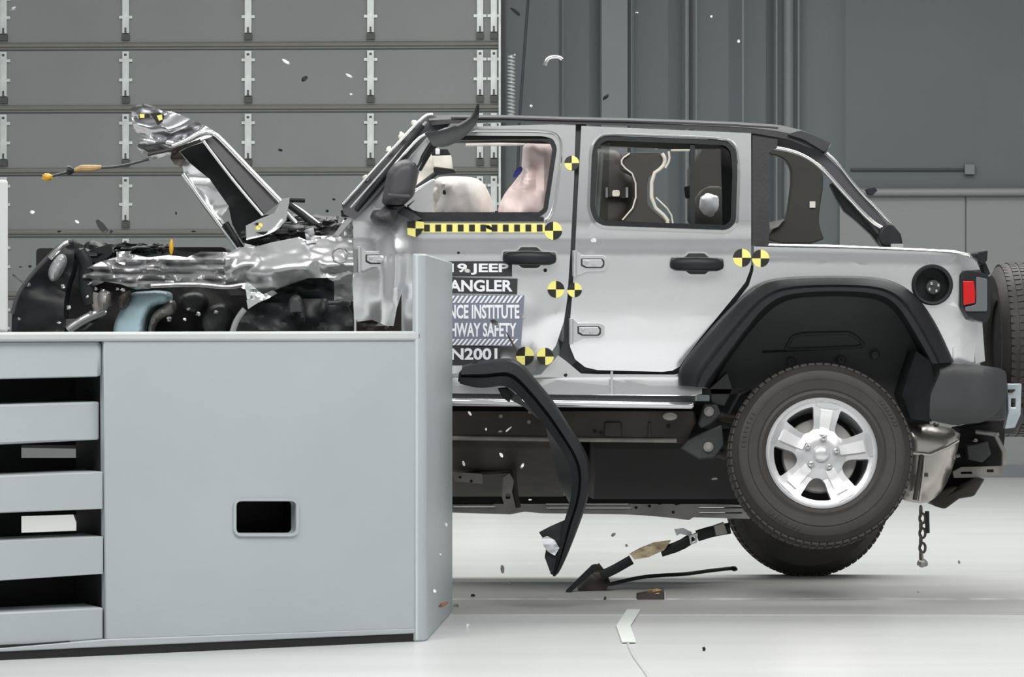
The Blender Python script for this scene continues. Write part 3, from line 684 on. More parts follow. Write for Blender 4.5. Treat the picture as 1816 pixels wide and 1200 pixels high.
c3 = MB(); c3.panel(smooth([(1225, 250), (1330, 250), (1330, 432), (1225, 432)], 1), 'interior', DB+.9, .3)
c3.panel(smooth([(1232, 330), (1300, 330), (1310, 432), (1228, 432)], 2), 'interior', DB+.7, .2); finish(c3, 'rear_seat', car, bevel=.01)
c3 = MB(); c3.blob(P(1258, 363, DB+.6), (.045, .04, .05), 'white', .12, 2, seed=3); tag(finish(c3, 'pane_reflection', car), 'white blob of reflected light behind the tinted pane')  # white blob stands in for light reflected in the tinted pane
c3 = MB(); c3.panel([(1036, 402), (1320, 408), (1320, 560), (1036, 560)], 'interior', DB+1.3, .05); c3.panel([(700, 386), (1036, 390), (1036, 560), (700, 560)], 'interior', DB+1.3, .05)
finish(c3, 'inner_door_trim', car)
c3 = MB(); c3.panel(rounded([(1213, 331), (1226, 329), (1228, 350), (1216, 352)], 3, 2), 'black', DB+.5, .03); finish(c3, 'belt_guide', car)
for x, y in ((1094, 251), (1108, 257), (1164, 262)):
    c3 = MB(); c3.panel(circle(x, y, 3, 8), 'cream', DB+.18, .02); finish(c3, 'roof_bolt', car)
c3 = MB(); c3.box(P(1040, 414, DB+.2), (P(1320, 0, DB+.2).x, DB+1.25, P(0, 405, DB+.2).z), 'interior'); finish(c3, 'window_ledge', car)

# windscreen pillar
ws = MB()
ws.panel([(606, 364), (752, 203), (768, 205), (800, 215), (790, 228), (762, 238), (640, 377), (628, 388), (610, 380)], 'mirror', lambda u, v: side(u, v)+.03, .08, dv=30)
wp = finish(ws, 'windscreen_frame', car)
edgeline([(608, 362), (680, 282), (752, 204), (768, 203)], wp, 'chrome', .007, DB+.03, 'frame_edge')
edgeline([(632, 372), (690, 300), (750, 222)], wp, 'black', .012, DB+.045, 'frame_edge')
edgeline([(622, 368), (690, 291), (756, 216)], wp, 'alloy2', .006, DB+.05, 'frame_edge')
edgeline([(700, 292), (740, 246), (757, 236)], wp, 'chrome', .007, DB+.02, 'frame_edge')
for x, y in ((649, 315), (690, 265), (712, 240), (734, 218)):
    b2 = MB(); b2.blob(P(x, y, DB+.05), (.014, .012, .014), 'cream', .3, 3, 8, 6, seed=x); finish(b2, 'frame_bolt', wp)
b2 = MB(); b2.panel([(608, 360), (632, 362), (633, 370), (608, 371)], 'chrome', DB+.06, .05); b2.panel([(604, 372), (634, 372), (630, 384), (605, 384)], 'black', DB+.06, .06); finish(b2, 'cowl_bracket', wp, bevel=.004)
# inner black edge of the front window (seen past the mirror)
edgeline([(740, 300), (762, 262), (775, 250)], car, 'black', .020, DB+.06, 'door_frame_edge')
# far windscreen pillar and cream trim seen through the window
c3 = MB(); c3.panel([(745, 300), (752, 282), (765, 264), (778, 262), (778, 300), (750, 332), (735, 335)], 'cream', crumple(DB+1.2, .02, .05), .03, step=6); finish(c3, 'pillar_trim', car)
c3 = MB(); c3.panel([(764, 264), (794, 264), (800, 276), (766, 276)], 'black', DB+1.05, .1); c3.panel([(766, 276), (800, 275), (803, 300), (768, 296)], 'cream', DB+1.04, .12)
c3.panel([(768, 297), (805, 300), (808, 306), (770, 310)], 'black', DB+1.02, .12); c3.panel(rect(772, 264, 780, 274), 'white', DB+1.03, .02); finish(c3, 'rear_view_mirror', car, bevel=.004)
c3 = MB(); c3.tube([P(738, 334, DB+1.0), P(772, 308, DB+1.0)], .012, 'black', 8); finish(c3, 'mirror_stalk', car)
# dashboard
c3 = MB(); c3.panel([(690, 372), (735, 336), (768, 316), (790, 330), (790, 400), (690, 400)], 'silver', DB+.9, .3); finish(c3, 'dashboard', car, bevel=.01)
# airbags
ab = smooth([(772, 330), (770, 322), (778, 312), (838, 313), (856, 322), (868, 342), (876, 366), (878, 400), (770, 400), (768, 365), (776, 345)], 2)
c3 = MB(); c3.panel(ab, 'bag', pillow(ab, DB+.55, .22, 38, .03, 3), .1, step=7); bag = finish(c3, 'front_airbag', car, 60)
c3 = MB(); c3.panel([(878, 374), (886, 374), (890, 382), (884, 388), (876, 384)], 'ink', DB+.32, .02); c3.blob(P(788, 341, DB+.33), (.008, .006, .01), 'ink', .2, 3, 8, 6); finish(c3, 'airbag_vent', bag)
c3 = MB(); ab2 = smooth([(766, 336), (778, 328), (786, 350), (782, 372), (790, 392), (762, 392), (770, 366)], 1); c3.panel(ab2, 'cream', pillow(ab2, DB+.5, .06, 12, .02), .05, step=5); finish(c3, 'airbag_flap', car, 60)
ca = smooth([(928, 250), (990, 248), (988, 300), (976, 350), (970, 400), (880, 400), (882, 372), (893, 345), (912, 322), (924, 306), (926, 280)], 2)
c3 = MB(); c3.panel(ca, 'pinkbag', pillow(ca, DB+.34, .14, 26, .05, 8), .08, step=7); cur = finish(c3, 'curtain_airbag', car, 60)
c3 = MB(); c3.panel(smooth([(908, 316), (914, 300), (924, 294), (928, 300), (920, 312)], 1), 'blue', DB+.22, .02); tag(finish(c3, 'paint_smear', cur), 'dark blue smear')

# side mirror
mi = MB(); mo = rounded([(686, 306), (700, 288), (720, 281), (738, 287), (741, 305), (733, 345), (712, 364), (676, 362), (682, 330)], 8, 3)
mi.panel(mo, 'mirror', pillow(mo, DB-.06, .07, 18), .12, step=6); mir = finish(mi, 'side_mirror', car, 50)
mi = MB(); mi.tube([P(688, 346, DB-.15), P(727, 348, DB-.15)], .008, 'mirror', 8, flat=.6); finish(mi, 'mirror_edge', mir)
mi = MB(); mo = rounded([(690, 360), (712, 360), (722, 366), (704, 378), (704, 395), (688, 403), (664, 398), (655, 385), (662, 372), (678, 368)], 6, 3)
mi.panel(mo, 'mirror', pillow(mo, DB+.06, .12, 14), .1, step=6); finish(mi, 'mirror_base', mir, 50)
mi = MB(); mi.panel([(706, 364), (735, 378), (748, 388), (735, 392), (704, 378)], 'mirror', lambda u, v: fdoor(u, v)-.02, .03, step=10); finish(mi, 'mirror_arm', mir)
# torn visor flap on the roof
vf = MB()
A_ = smooth([(752, 235), (770, 234), (800, 226), (825, 214), (840, 200), (846, 184)], 2, False)
B_ = smooth([(768, 259), (788, 262), (815, 250), (838, 230), (850, 208), (850, 185)], 2, False)
vf.loft(A_, B_, [(0, DB-.01), (0, DB-.04), (.3, DB-.06), (1, DB-.07), (1, DB-.05), (.3, DB-.03), (0, DB-.01)], 'black', 30); finish(vf, 'torn_roof_trim', car, 40)

# ------------------------- crushed front
ft = [(140, 512), (150, 478), (172, 466), (205, 456), (222, 448), (262, 456), (300, 452), (332, 456), (356, 446), (408, 447), (424, 438), (452, 438), (480, 430), (530, 420), (548, 428), (560, 424), (590, 420), (624, 422), (627, 470), (622, 540), (612, 546), (592, 538), (593, 516), (592, 492), (545, 493), (510, 506), (484, 516), (466, 525), (444, 512), (418, 506), (405, 512), (374, 512), (362, 506), (290, 506), (262, 512), (240, 513), (215, 504), (186, 499), (162, 509)]
fe = MB()
def fbase(u, v): return DB+.05+.08*(1-min(1, (u-140)/400))-.05*math.sin((v-440)/70*PI)
cr1 = crumple(0.0, 1.0, .024, 3.0)
def fdep(u, v): return fbase(u, v)+cr1(u, v)*(.11 if u < 380 else .11-.055*min(1, (u-380)/90))+(.02*math.sin(v*.42+3*noise.noise(Vector((u*.02, 0, 0)))) if u < 400 else 0)
fe.panel(ft, 'crush', fdep, .02, step=4)
fen = finish(fe, 'front_fender', car, 50)
rg = MB(); rg.lathe([(.034, 0), (.037, .01), (.032, .016), (.026, .012), (.025, 0)], 'chrome', 28, Matrix.Translation(P(603, 453, DB-.05))); finish(rg, 'side_marker_ring', fen)
rg = MB(); rg.tube([P(a, b_, DB-.02) for a, b_ in smooth([(268, 507), (330, 504), (362, 505), (404, 510), (430, 505)], 2, False)], .010, 'chrome', 8, flat=.6); finish(rg, 'fender_lip', fen, 60)
fe = MB(); fe.panel([(420, 505), (440, 500), (466, 522), (484, 514), (492, 520), (470, 532), (440, 545), (436, 514)], 'silver', crumple(DB+.02, .03, .05, 8), .02, step=6)
fe.panel([(437, 532), (452, 530), (466, 532), (452, 540), (440, 548)], 'chrome', DB+.0, .02); finish(fe, 'fender_edge_flap', fen)
fe = MB(); fe.panel([(545, 418), (565, 425), (624, 424), (624, 392), (612, 385), (598, 408), (588, 418)], 'crush', crumple(DB+.12, .06, .05, 5), .02, step=5)
fe.panel([(540, 408), (556, 402), (560, 430), (544, 432)], 'silver', crumple(DB+.06, .03, .05, 2), .02, step=6); finish(fe, 'cowl_panel', car, 22)
fe = MB(); fe.panel([(610, 392), (628, 378), (630, 384), (600, 418), (592, 416)], 'crush', DB+.05, .04); finish(fe, 'windscreen_hinge', car)
# dark cowl and hoses behind
cw = MB()
for (x, y, a, b2, d, sd) in ((505, 405, 60, 22, .5, 1), (470, 418, 40, 16, .3, 2), (560, 400, 55, 16, .45, 3), (530, 412, 40, 14, .25, 4), (590, 400, 20, 14, .3, 5)):
    cw.blob(P(x, y, DB+d), (a/407, .12, b2/407), 'black2', .3, 2.5, seed=sd)
finish(cw, 'cowl_tray', car, 40)
cw = MB(); cw.tube([P(x, y, DB+.3) for x, y in ((448, 405), (470, 396), (520, 399), (552, 396), (585, 402), (600, 395))], .012, 'black', 8); finish(cw, 'cowl_seal', car, 60)
# black engine bay mass, split in recognisable lumps
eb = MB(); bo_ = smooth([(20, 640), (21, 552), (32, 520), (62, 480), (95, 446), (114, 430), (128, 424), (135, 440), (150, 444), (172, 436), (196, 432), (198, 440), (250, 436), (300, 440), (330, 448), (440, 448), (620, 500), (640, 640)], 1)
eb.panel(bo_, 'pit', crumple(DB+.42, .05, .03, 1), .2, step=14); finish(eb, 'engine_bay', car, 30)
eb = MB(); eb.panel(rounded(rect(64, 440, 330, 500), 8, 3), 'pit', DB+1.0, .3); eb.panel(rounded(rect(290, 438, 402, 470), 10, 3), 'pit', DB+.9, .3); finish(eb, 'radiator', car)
gr = MB(); g1 = smooth([(20, 600), (21, 552), (32, 520), (62, 480), (95, 446), (116, 428), (130, 425), (133, 445), (128, 480), (118, 510), (112, 545), (115, 600)], 1)
gr.panel(g1, 'black', crumple(DB+.05, .05, .02, 12), .15, step=8); grill = finish(gr, 'front_grille', car, 30)
gr = MB(); gr.tube([P(x, y, DB-.02) for x, y in smooth([(22, 556), (32, 520), (62, 480), (95, 446), (114, 430), (130, 427)], 2, False)], [.010]*3+[.012]*20, 'mirror', 8) if False else gr.tube([P(x, y, DB-.02) for x, y in smooth([(22, 556), (32, 520), (62, 480), (95, 446), (114, 430), (130, 427)], 2, False)], .010, 'mirror', 8); finish(gr, 'grille_surround', grill, 60)
gr = MB(); gr.tube([P(x, y, DB-.03) for x, y in ((88, 458), (100, 445), (112, 434), (122, 430))], .012, 'chrome', 8)
hl = smooth([(84, 480), (98, 455), (112, 448), (118, 462), (108, 485), (98, 498), (88, 498)], 2)
gr.panel(hl, 'alloy2', pillow(hl, DB-.02, .05, 14), .05, step=5); tag(finish(gr, 'headlight', car, 50), 'silvery broken headlight bowl')
for nm, m, pts, sd in (('radiator_hose', 'black', [(140, 445), (155, 470), (150, 500), (160, 540)], 1), ('bent_bracket', 'crush', [(120, 585), (150, 565), (175, 555), (186, 550)], 2), ('shock_tower', 'skid', [(176, 520), (172, 535), (180, 550)], 3), ('control_arm', 'under', [(190, 515), (184, 530), (188, 545)], 4)):
    x = MB(); x.tube([P(a, b2, DB+.08) for a, b2 in smooth(pts, 2, False)], .03 if m != 'crush' else .02, m, 8, flat=.6); finish(x, nm, car, 50)
x = MB(); x.panel([(88, 585), (110, 566), (150, 564), (176, 552), (188, 556), (150, 585)], 'black2', crumple(DB+.1, .05, .04, 7), .05, step=6); finish(x, 'splash_shield', car, 25)
rnd = random.Random(4)
for i, (x_, y_) in enumerate(((170, 512), (183, 516), (192, 520), (155, 526), (208, 512), (218, 514), (122, 545), (160, 555), (352, 556), (328, 566), (384, 553), (34, 565), (105, 572), (187, 552), (334, 548), (300, 565), (50, 505), (112, 508))):
    b2 = MB(); r = rnd.uniform(.005, .009); b2.blob(P(x_, y_, DB+.02), (r*1.3, r, r), 'crush', .5, 3, 8, 6, seed=i); finish(b2, 'bolt_head', car)
cl = MB(); c1 = smooth([(200, 600), (202, 572), (214, 548), (230, 520), (246, 516), (298, 514), (301, 530), (296, 538), (276, 540), (262, 552), (254, 575), (252, 600)], 2)
cl.panel(c1, 'coolant', pillow(c1, DB+.22, .06, 9), .15, step=5); tank = tag(finish(cl, 'coolant_tank', car, 60), 'pale blue plastic tank')
cl = MB(); c2 = smooth([(262, 600), (264, 570), (272, 552), (290, 541), (304, 528), (311, 545), (308, 556), (285, 562), (272, 576), (268, 600)], 1)
cl.panel(c2, 'skid', pillow(c2, DB+.24, .03, 6), .1, step=6); finish(cl, 'tank_bracket', tank, 60)
for nm, m, pl, d0 in (('engine_mount', 'under', [(232, 512), (212, 520), (205, 540), (215, 552), (228, 540)], .12), ('wiring_cover', 'black2', [(318, 520), (360, 516), (372, 540), (350, 556), (322, 548)], .3),
        ('pulley', 'skid', [(172, 518), (190, 514), (196, 530), (186, 552), (174, 546)], .04), ('suspension_dome', 'black2', [(356, 560), (374, 540), (402, 536), (414, 560), (400, 592), (362, 592)], .28)):
    x = MB(); pl = smooth(pl, 2); x.panel(pl, m, pillow(pl, DB+d0, .06, 10, .02), .06, step=5); finish(x, nm, car, 50)
# inner wheel housing with hub parts
iw = MB(); w1 = smooth([(410, 600), (420, 560), (440, 545), (468, 530), (484, 516), (510, 503), (545, 495), (592, 494), (594, 516), (618, 545), (626, 560), (627, 600)], 1)
iw.panel(w1, 'black', crumple(DB+.10, .05, .03, 6), .1, step=7); ih = finish(iw, 'wheel_housing', car, 35)
iw = MB(); w2 = smooth([(508, 562), (512, 530), (522, 522), (533, 524), (538, 545), (542, 572), (534, 570), (528, 556), (520, 560)], 2); iw.panel(w2, 'black2', pillow(w2, DB+.03, .05, 6), .06, step=5)
finish(iw, 'spring_mount', ih, 50); iw = MB(); w2 = smooth([(565, 560), (568, 530), (580, 528), (582, 545), (578, 552)], 1); iw.panel(w2, 'black2', pillow(w2, DB+.03, .05, 6), .06, step=5)
finish(iw, 'damper_mount', ih, 50)
iw = MB(); iw.tube([P(582, 537, DB-.02), P(602, 536, DB-.02)], .01, 'black2', 8); finish(iw, 'brake_line', ih, 50)
iw = MB(); iw.tube([P(x, y, DB+.0) for x, y in smooth([(412, 590), (418, 570), (428, 555), (434, 548)], 2, False)], [.012]*2+[.016]*8+[.01]*0 if False else .013, 'crush', 8, flat=.4); finish(iw, 'rim_fragment', car)
iw = MB(); iw.panel([(628, 566), (660, 566), (690, 580), (700, 600), (628, 600)], 'under', crumple(DB+.12, .05, .05), .05, step=6); iw.tube([P(630, 566, DB+.05), P(630, 600, DB+.05)], .008, 'chrome', 6); finish(iw, 'door_hinge_post', car, 30)
dk = MB(); dk.panel([(690, 500), (740, 500), (740, 660), (690, 660)], 'under', DB+.15, .05); finish(dk, 'inner_sill', car)
dt = MB(); dt.blob(P(304, 438, DB+.15), (.010, .010, .034), 'amber', .1, 2); tag(finish(dt, 'dipstick_handle', car), 'yellow upright handle')
bx = MB(); bx.blob(P(284, 441, DB+.25), (.04, .05, .02), 'interior', .3, 3); bx.blob(P(245, 442, DB+.25), (.1, .08, .025), 'black', .3, 3); bx.panel([(150, 448), (168, 440), (196, 432), (199, 450), (175, 470), (160, 462)], 'black', DB+.2, .1)
bx.blob(P(178, 455, DB+.3), (.11, .1, .06), 'black', .3, 2.5); finish(bx, 'air_box', car, 40)
fe = MB(); fe.panel([(206, 446), (232, 445), (225, 455), (222, 470), (208, 466)], 'crush', crumple(DB+.02, .04, .06), .02, step=5); finish(fe, 'torn_bracket', car, 22)

# bonnet folded up
hd = MB()
hd.loft([(384, 238), (440, 298), (497, 358)], [(360, 248), (412, 314), (466, 382)], [(0, DB+.55), (0, DB+.30), (.12, DB+.26), (.9, DB+.24), (1, DB+.30), (1, DB+.5)], 'mirror', 30)
hood = finish(hd, 'bonnet', car, 40)
edgeline([(378, 237), (388, 243), (440, 298), (497, 357)], hood, 'chrome', .012, DB+.25, 'bonnet_edge')
edgeline([(361, 250), (412, 318), (466, 382)], hood, 'chrome', .007, DB+.23, 'bonnet_edge')
x = MB(); x.panel([(318, 268), (345, 255), (362, 248), (466, 383), (480, 400), (455, 436), (430, 430), (412, 398), (405, 365), (372, 318), (338, 290)], 'black', crumple(DB+.4, .03, .02, 3), .06, step=12); finish(x, 'bonnet_lining', hood, 30)
x = MB(); x.panel([(320, 280), (338, 290), (372, 318), (406, 366), (392, 385), (402, 400), (426, 442), (417, 438), (364, 358), (326, 306)], 'silver', crumple(DB+.34, .02, .03, 3), .02, step=9); finish(x, 'bonnet_inner_panel', hood, 30)
edgeline([(325, 308), (362, 362), (424, 443)], hood, 'chrome', .011, DB+.3, 'bonnet_edge')
edgeline([(400, 395), (416, 422), (432, 446)], hood, 'black', .014, DB+.28, 'bonnet_strut')
x = MB(); x.panel([(436, 400), (460, 388), (486, 378), (500, 352), (514, 350), (508, 386), (486, 412), (437, 425)], 'silver', lambda u, v: DB+.16+.0006*(u-436), .02, step=10); fp = finish(x, 'bonnet_hinge_flap', hood, 30)
edgeline([(437, 425), (486, 413), (508, 388)], fp, 'chrome', .005, DB+.15, 'flap_edge')
x = MB()
for a, b2 in ((462, 399), (458, 404)): x.panel(circle(a, b2, 4, 8), 'yellow', DB+.145, .004)
x.panel(circle(456, 397, 3, 8), 'ink', DB+.145, .004); tag(finish(x, 'target_marker', hood), 'small yellow and black sticker')
for a, b2, m, r in (([(514, 358), (540, 376), (566, 396)], 0, 'chrome', .006), ([(512, 362), (536, 380), (556, 398)], 0, 'black', .016), ([(508, 376), (525, 396)], 0, 'silver', .012), ([(514, 354), (541, 355)], 0, 'black', .011)):
    x = MB(); x.tube([P(p[0], p[1], DB+.3) for p in a], r, m, 8); finish(x, 'hinge_arm', hood, 60)
nz = [(233, 191), (245, 186), (258, 184), (276, 190), (286, 196), (305, 198), (340, 212), (374, 228), (390, 242), (362, 252), (342, 258), (318, 268), (292, 276), (273, 283), (262, 272), (248, 272), (243, 262), (250, 240), (238, 232), (234, 210)]
x = MB(); x.panel(nz, 'nose', crumple(lambda u, v: DB+.28-.07*math.sin((u-234)/156*PI)-.03*math.sin((v-184)/95*PI), .20, .0135, 4.4), .02, step=4); nose = finish(x, 'bonnet_nose', hood, 50)
edgeline([(306, 259), (330, 250), (358, 234), (378, 236)], nose, 'chrome', .013, DB+.2, 'fold_edge')
edgeline([(262, 274), (280, 270), (320, 262), (356, 249)], nose, 'under', .008, DB+.22, 'fold_edge')
x = MB(); x.panel([(245, 205), (264, 201), (266, 208), (247, 212)], 'ink', DB+.13, .01); x.panel(rect(248, 202, 256, 209), 'yellow', DB+.125, .01); x.panel([(266, 201), (284, 199), (292, 205), (288, 216), (280, 222)], 'ink', DB+.13, .01); x.panel([(278, 205), (287, 203), (288, 212), (282, 214)], 'yellow', DB+.125, .01)
tag(finish(x, 'target_marker', nose), 'creased yellow and black stickers')
x = MB(); x.panel([(306, 262), (318, 270), (328, 282), (320, 296), (308, 290), (302, 280)], 'under', crumple(DB+.25, .04, .06), .05, step=5); finish(x, 'bonnet_latch', hood, 25)
x = MB(); x.tube([P(a, b2, DB+.2) for a, b2 in smooth([(264, 282), (235, 290), (205, 296), (180, 297), (135, 302), (100, 310), (86, 314)], 2, False)], .006, 'black2', 6); cord = finish(x, 'bonnet_cable', hood, 60)
x = MB(); x.tube([P(a, b2, DB+.2) for a, b2 in ((132, 302), (145, 298), (165, 298), (180, 296))], [.008, .015, .015, .008], 'brass', 8); tag(finish(x, 'cable_tape', hood), 'brown taped joint')
x = MB(); x.tube([P(119, 302, DB+.2), P(124, 302, DB+.2), P(130, 303, DB+.2)], [.02, .022, .012], 'black', 8); finish(x, 'cable_plug', hood)
x = MB(); x.blob(P(84, 314, DB+.2), (.024, .018, .016), 'amber', .3, 3, 12, 8); tag(finish(x, 'cable_tip', hood), 'orange tip')

# ------------------------- wheels
def tyre_prof(R=.402, w=.122):
    return [(.235, -.09), (.235, .085), (.245, .105), (.262, .115), (.275, .112), (.283, .118), (.320, w), (.324, w-.004), (.345, w-.002), (.362, w-.008), (.366, w-.014), (.385, w-.028), (.397, w-.048), (R, w-.075), (R, 0), (R, -(w-.075)), (.397, -(w-.048)), (.385, -(w-.028)), (.345, -w), (.28, -.118), (.245, -.10)]
def make_tyre(mtx, par, tread=True):
    x = MB(); x.lathe(tyre_prof(), 'rubber', 96, mtx, close=True)
    if tread:
        for j in range(72):
            a = 2*PI*j/72
            for (h, sk) in ((-.075, .02), (-.038, -.02), (0, .015), (.038, -.02), (.075, .02)):
                R0, R1 = (.400, .406) if abs(h) < .07 else (.390, .3985)
                vs = []
                for rr in (R0, R1):
                    for (da, dh) in ((-.033, -.014), (.033, -.014), (.033, .014), (-.033, .014)):
                        aa = a+da+dh*sk*20; vs.append(mtx @ Vector((rr*math.cos(aa), -(h+dh), rr*math.sin(aa))))
                x.add(vs, [(4, 5, 6, 7), (0, 1, 5, 4), (1, 2, 6, 5), (2, 3, 7, 6), (3, 0, 4, 7)], 'rubber')
    for k0, span, nn in ((2.6, .5, 8), (.35, .42, 8), (4.0, .45, 7)):      # worn raised characters, unreadable, as small blocks
        for j in range(nn):
            a = k0+span*j/nn
            x.add([mtx @ Vector((r*math.cos(b2), -.122, r*math.sin(b2))) for r, b2 in ((.338, a), (.352, a), (.352, a+.028), (.338, a+.028))]+
                  [mtx @ Vector((r*math.cos(b2), -.1235, r*math.sin(b2))) for r, b2 in ((.338, a), (.352, a), (.352, a+.028), (.338, a+.028))],
                  [(4, 5, 6, 7), (0, 1, 5, 4), (1, 2, 6, 5), (2, 3, 7, 6), (3, 0, 4, 7)], 'rubber')
    return finish(x, 'tyre', par, 30, merge=False)
def make_wheel(mtx, rot=0.0, name='wheel', full=True):
    x = MB()
    # barrel and rim lip
    x.lathe([(.222, -.1), (.228, .04), (.2425, .098), (.2435, .108), (.236, .114), (.228, .108), (.214, .07), (.20, -.08)], 'alloy', 96, mtx)
    wh = finish(x, name, car, 35)
    # spoke face: disc with five windows
    sc_ = 1000.0
    def pol(r, a): return (r*math.cos(a)*sc_, r*math.sin(a)*sc_)
    outer = [pol(.234, 2*PI*i/80) for i in range(80)]
    holes = []
    for k in range(5):
        c0 = rot+PI/2+PI/5+k*2*PI/5
        pts = [pol(.208, c0-.335+.67*j/8) for j in range(9)]+[pol(.128, c0+.26), pol(.108, c0+.13), pol(.108, c0-.13), pol(.128, c0-.26)]
        holes.append(rounded(pts, 12, 2))
    def mp(u, v):
        r = math.hypot(u, v)/sc_
        h = interp([(0, .085), (.07, .085), (.11, .070), (.17, .078), (.21, .095), (.234, .102)], r)
        return mtx @ Vector((u/sc_, -h, v/sc_))
    dirw = (mtx.to_3x3() @ Vector((0, 1, 0)))
    x = MB(); x.panel(outer, 'alloy4', holes=holes, mapfn=mp, thick=.045, direc=dirw, step=14); finish(x, 'spoke_face', wh, 40, bevel=.003)
    for k in range(5):
        c0 = rot+PI/2+k*2*PI/5; ca_, sa = math.cos(c0), math.sin(c0)
        def sp(l, w_): return ((l*ca_-w_*sa)*sc_, (l*sa+w_*ca_)*sc_)
        rid = [sp(.082, -.020), (sp(.19, -.026)), sp(.19, .026), sp(.082, .020)]
        x = MB(); x.panel(rid, 'alloy3', mapfn=lambda u, v: mp(u, v)+dirw*-.009, thick=.012, direc=dirw, step=20)
        x.panel([sp(.205, -.052), sp(.222, -.050), sp(.222, .050), sp(.205, .052), sp(.200, .03), sp(.200, -.03)], 'alloy2', mapfn=lambda u, v: mp(u, v)+dirw*-.004, thick=.01, direc=dirw, step=20)
        finish(x, 'spoke_ridge', wh, bevel=.002)
        a = rot+PI/2+k*2*PI/5
        q = mtx @ Matrix.Translation((.067*math.cos(a), -.085, .067*math.sin(a)))
        x = MB(); x.lathe([(.017, -.004), (.017, .004), (.014, .004)], 'alloy2', 20, q)
        x.lathe([(.014, .003), (.0115, -.006), (.0105, .02), (.006, .028), (0, .029)], 'chrome', 12, q); finish(x, 'lug_nut', wh, 40)
    x = MB(); q = mtx @ Matrix.Translation((0, -.085, 0))
    x.lathe([(.036, -.01), (.034, .012), (.028, .018), (.012, .022), (0, .0225)], 'alloy', 32, q); finish(x, 'centre_cap', wh, 40)
    x = MB(); x.lathe([(.0, .02), (.16, .02), (.165, .01), (.165, -.01), (0, -.01)], 'skid', 48, mtx @ Matrix.Translation((0, .0, 0)))
    finish(x, 'brake_disc', wh)
    x = MB()
    ca_ = -.95
    x.add([], [], 'cream')
    x.blob(mtx @ Vector((.12*math.cos(ca_), -.03, .12*math.sin(ca_))), (.035, .03, .045), 'cream', .25, 3, 12, 8, seed=5); finish(x, 'brake_caliper', wh)
    x = MB(); x.lathe([(.20, -.09), (.0, -.09)], 'pit', 40, mtx); finish(x, 'backing_plate', wh)
    make_tyre(mtx, wh)
    return wh
nearC = P(1453, 808, 13.72); farC = Vector(((1430-908)*15.3/F, 15.3, .402))
tilt = math.atan2(nearC.z-farC.z, farC.y-nearC.y)
make_wheel(Matrix.Translation(nearC) @ Matrix.Rotation(-tilt, 4, 'X'), rot=-.14)
x = MB(); mt = Matrix.Translation(farC) @ Matrix.Rotation(PI, 4, 'Z')
x.lathe([(.222, -.1), (.228, .04), (.2425, .098), (.236, .114), (.214, .07), (.1, .02), (0, .02)], 'alloy2', 64, mt); x.lathe([(.235, -.09), (.05, -.05), (0, -.05)], 'pit', 48, mt)
fwh = finish(x, 'wheel', car); make_tyre(mt, fwh)
fc_ = P(300, 828, DB+.16); x = MB(); mt = Matrix.Translation(fc_)
x.lathe([(.0, .08), (.1, .08), (.235, .10), (.235, -.08)], 'alloy2', 48, mt); fw_ = finish(x, 'wheel', car); make_tyre(mt, fw_)
sC = P(1804, 620, DB+.93); mt = Matrix.Translation(sC) @ Matrix.Rotation(PI/2, 4, 'Z')
x = MB(); x.lathe([(.0, .05), (.1, .05), (.235, .10), (.235, -.08), (0, -.08)], 'pit', 48, mt); spw = finish(x, 'spare_wheel', car); make_tyre(mt, spw)
# axle, suspension
x = MB(); x.tube([nearC+Vector((0, .12, 0)), farC+Vector((0, -.12, 0))], .045, 'under', 16); x.blob((nearC+farC)/2, (.14, .14, .14), 'under', .05); finish(x, 'rear_axle', car, 50)
for a, b2 in (((1262, 735), (1300, 742)), ((1250, 795), (1300, 810)), ((1225, 790), (1262, 800))):
    x = MB(); x.tube([P(a[0], a[1], DB+.22), P(b2[0], b2[1], DB+.25)], .022, 'under', 10); finish(x, 'control_arm', car, 50)
for (x0, y0_, pts) in ((1257, 729, [(1238, 752), (1250, 716), (1272, 716), (1280, 735), (1262, 752), (1244, 760)]), (1256, 792, [(1207, 795), (1220, 780), (1250, 765), (1280, 752), (1285, 790), (1268, 812), (1240, 815)])):
    x = MB(); x.panel(pts, 'black2', DB+.17, .08); br = finish(x, 'axle_bracket', car, bevel=.008)
    x = MB(); x.lathe([(.024, -.02), (.022, .012), (.012, .014), (.012, .022), (0, .024)], 'skid', 12, Matrix.Translation(P(x0, y0_, DB+.17)))
    finish(x, 'bracket_bolt', br)
x = MB(); x.panel([(1258, 688), (1290, 660), (1300, 690), (1285, 720), (1262, 715)], 'black2', DB+.2, .08); x.tube([P(1292, 735, DB+.15), P(1310, 700, DB+.15), P(1330, 690, DB+.2)], .012, 'black', 8); finish(x, 'spring_seat', car, bevel=.01)
# frame rail
x = MB(); x.panel([(780, 728), (1232, 728), (1236, 745), (1216, 786), (1120, 784), (1000, 778), (780, 774)], 'under', DB+.28, .09); fr = finish(x, 'frame_rail', car, bevel=.01)
x = MB(); x.tube([P(780, 776, DB+.27), P(1000, 779, DB+.27), P(1200, 781, DB+.27)], .010, 'skid', 8, flat=.6); finish(x, 'rail_flange', fr, 60)
for a, b2, c_, d in ((1072, 748, 1102, 774), (1150, 748, 1154, 776)):
    x = MB(); x.panel(rect(a, b2, c_, d), 'under', DB+.265, .02); finish(x, 'rail_plate', fr, bevel=.004)
x = MB(); x.lathe([(.034, -.01), (.032, .01), (.02, .012), (0, .012)], 'skid', 20, Matrix.Translation(P(1188, 738, DB+.2)) @ Matrix.Scale(.55, 4, (0, 0, 1))); finish(x, 'body_mount', car)
for a, b2 in ((1056, 765), (1066, 768), (1186, 756), (940, 730), (888, 738), (938, 748)):
    x = MB(); x.panel(circle(a, b2, 3.4, 10), 'pit' if a > 1000 else 'skid', DB+.27, .012); finish(x, 'rail_hole', fr)
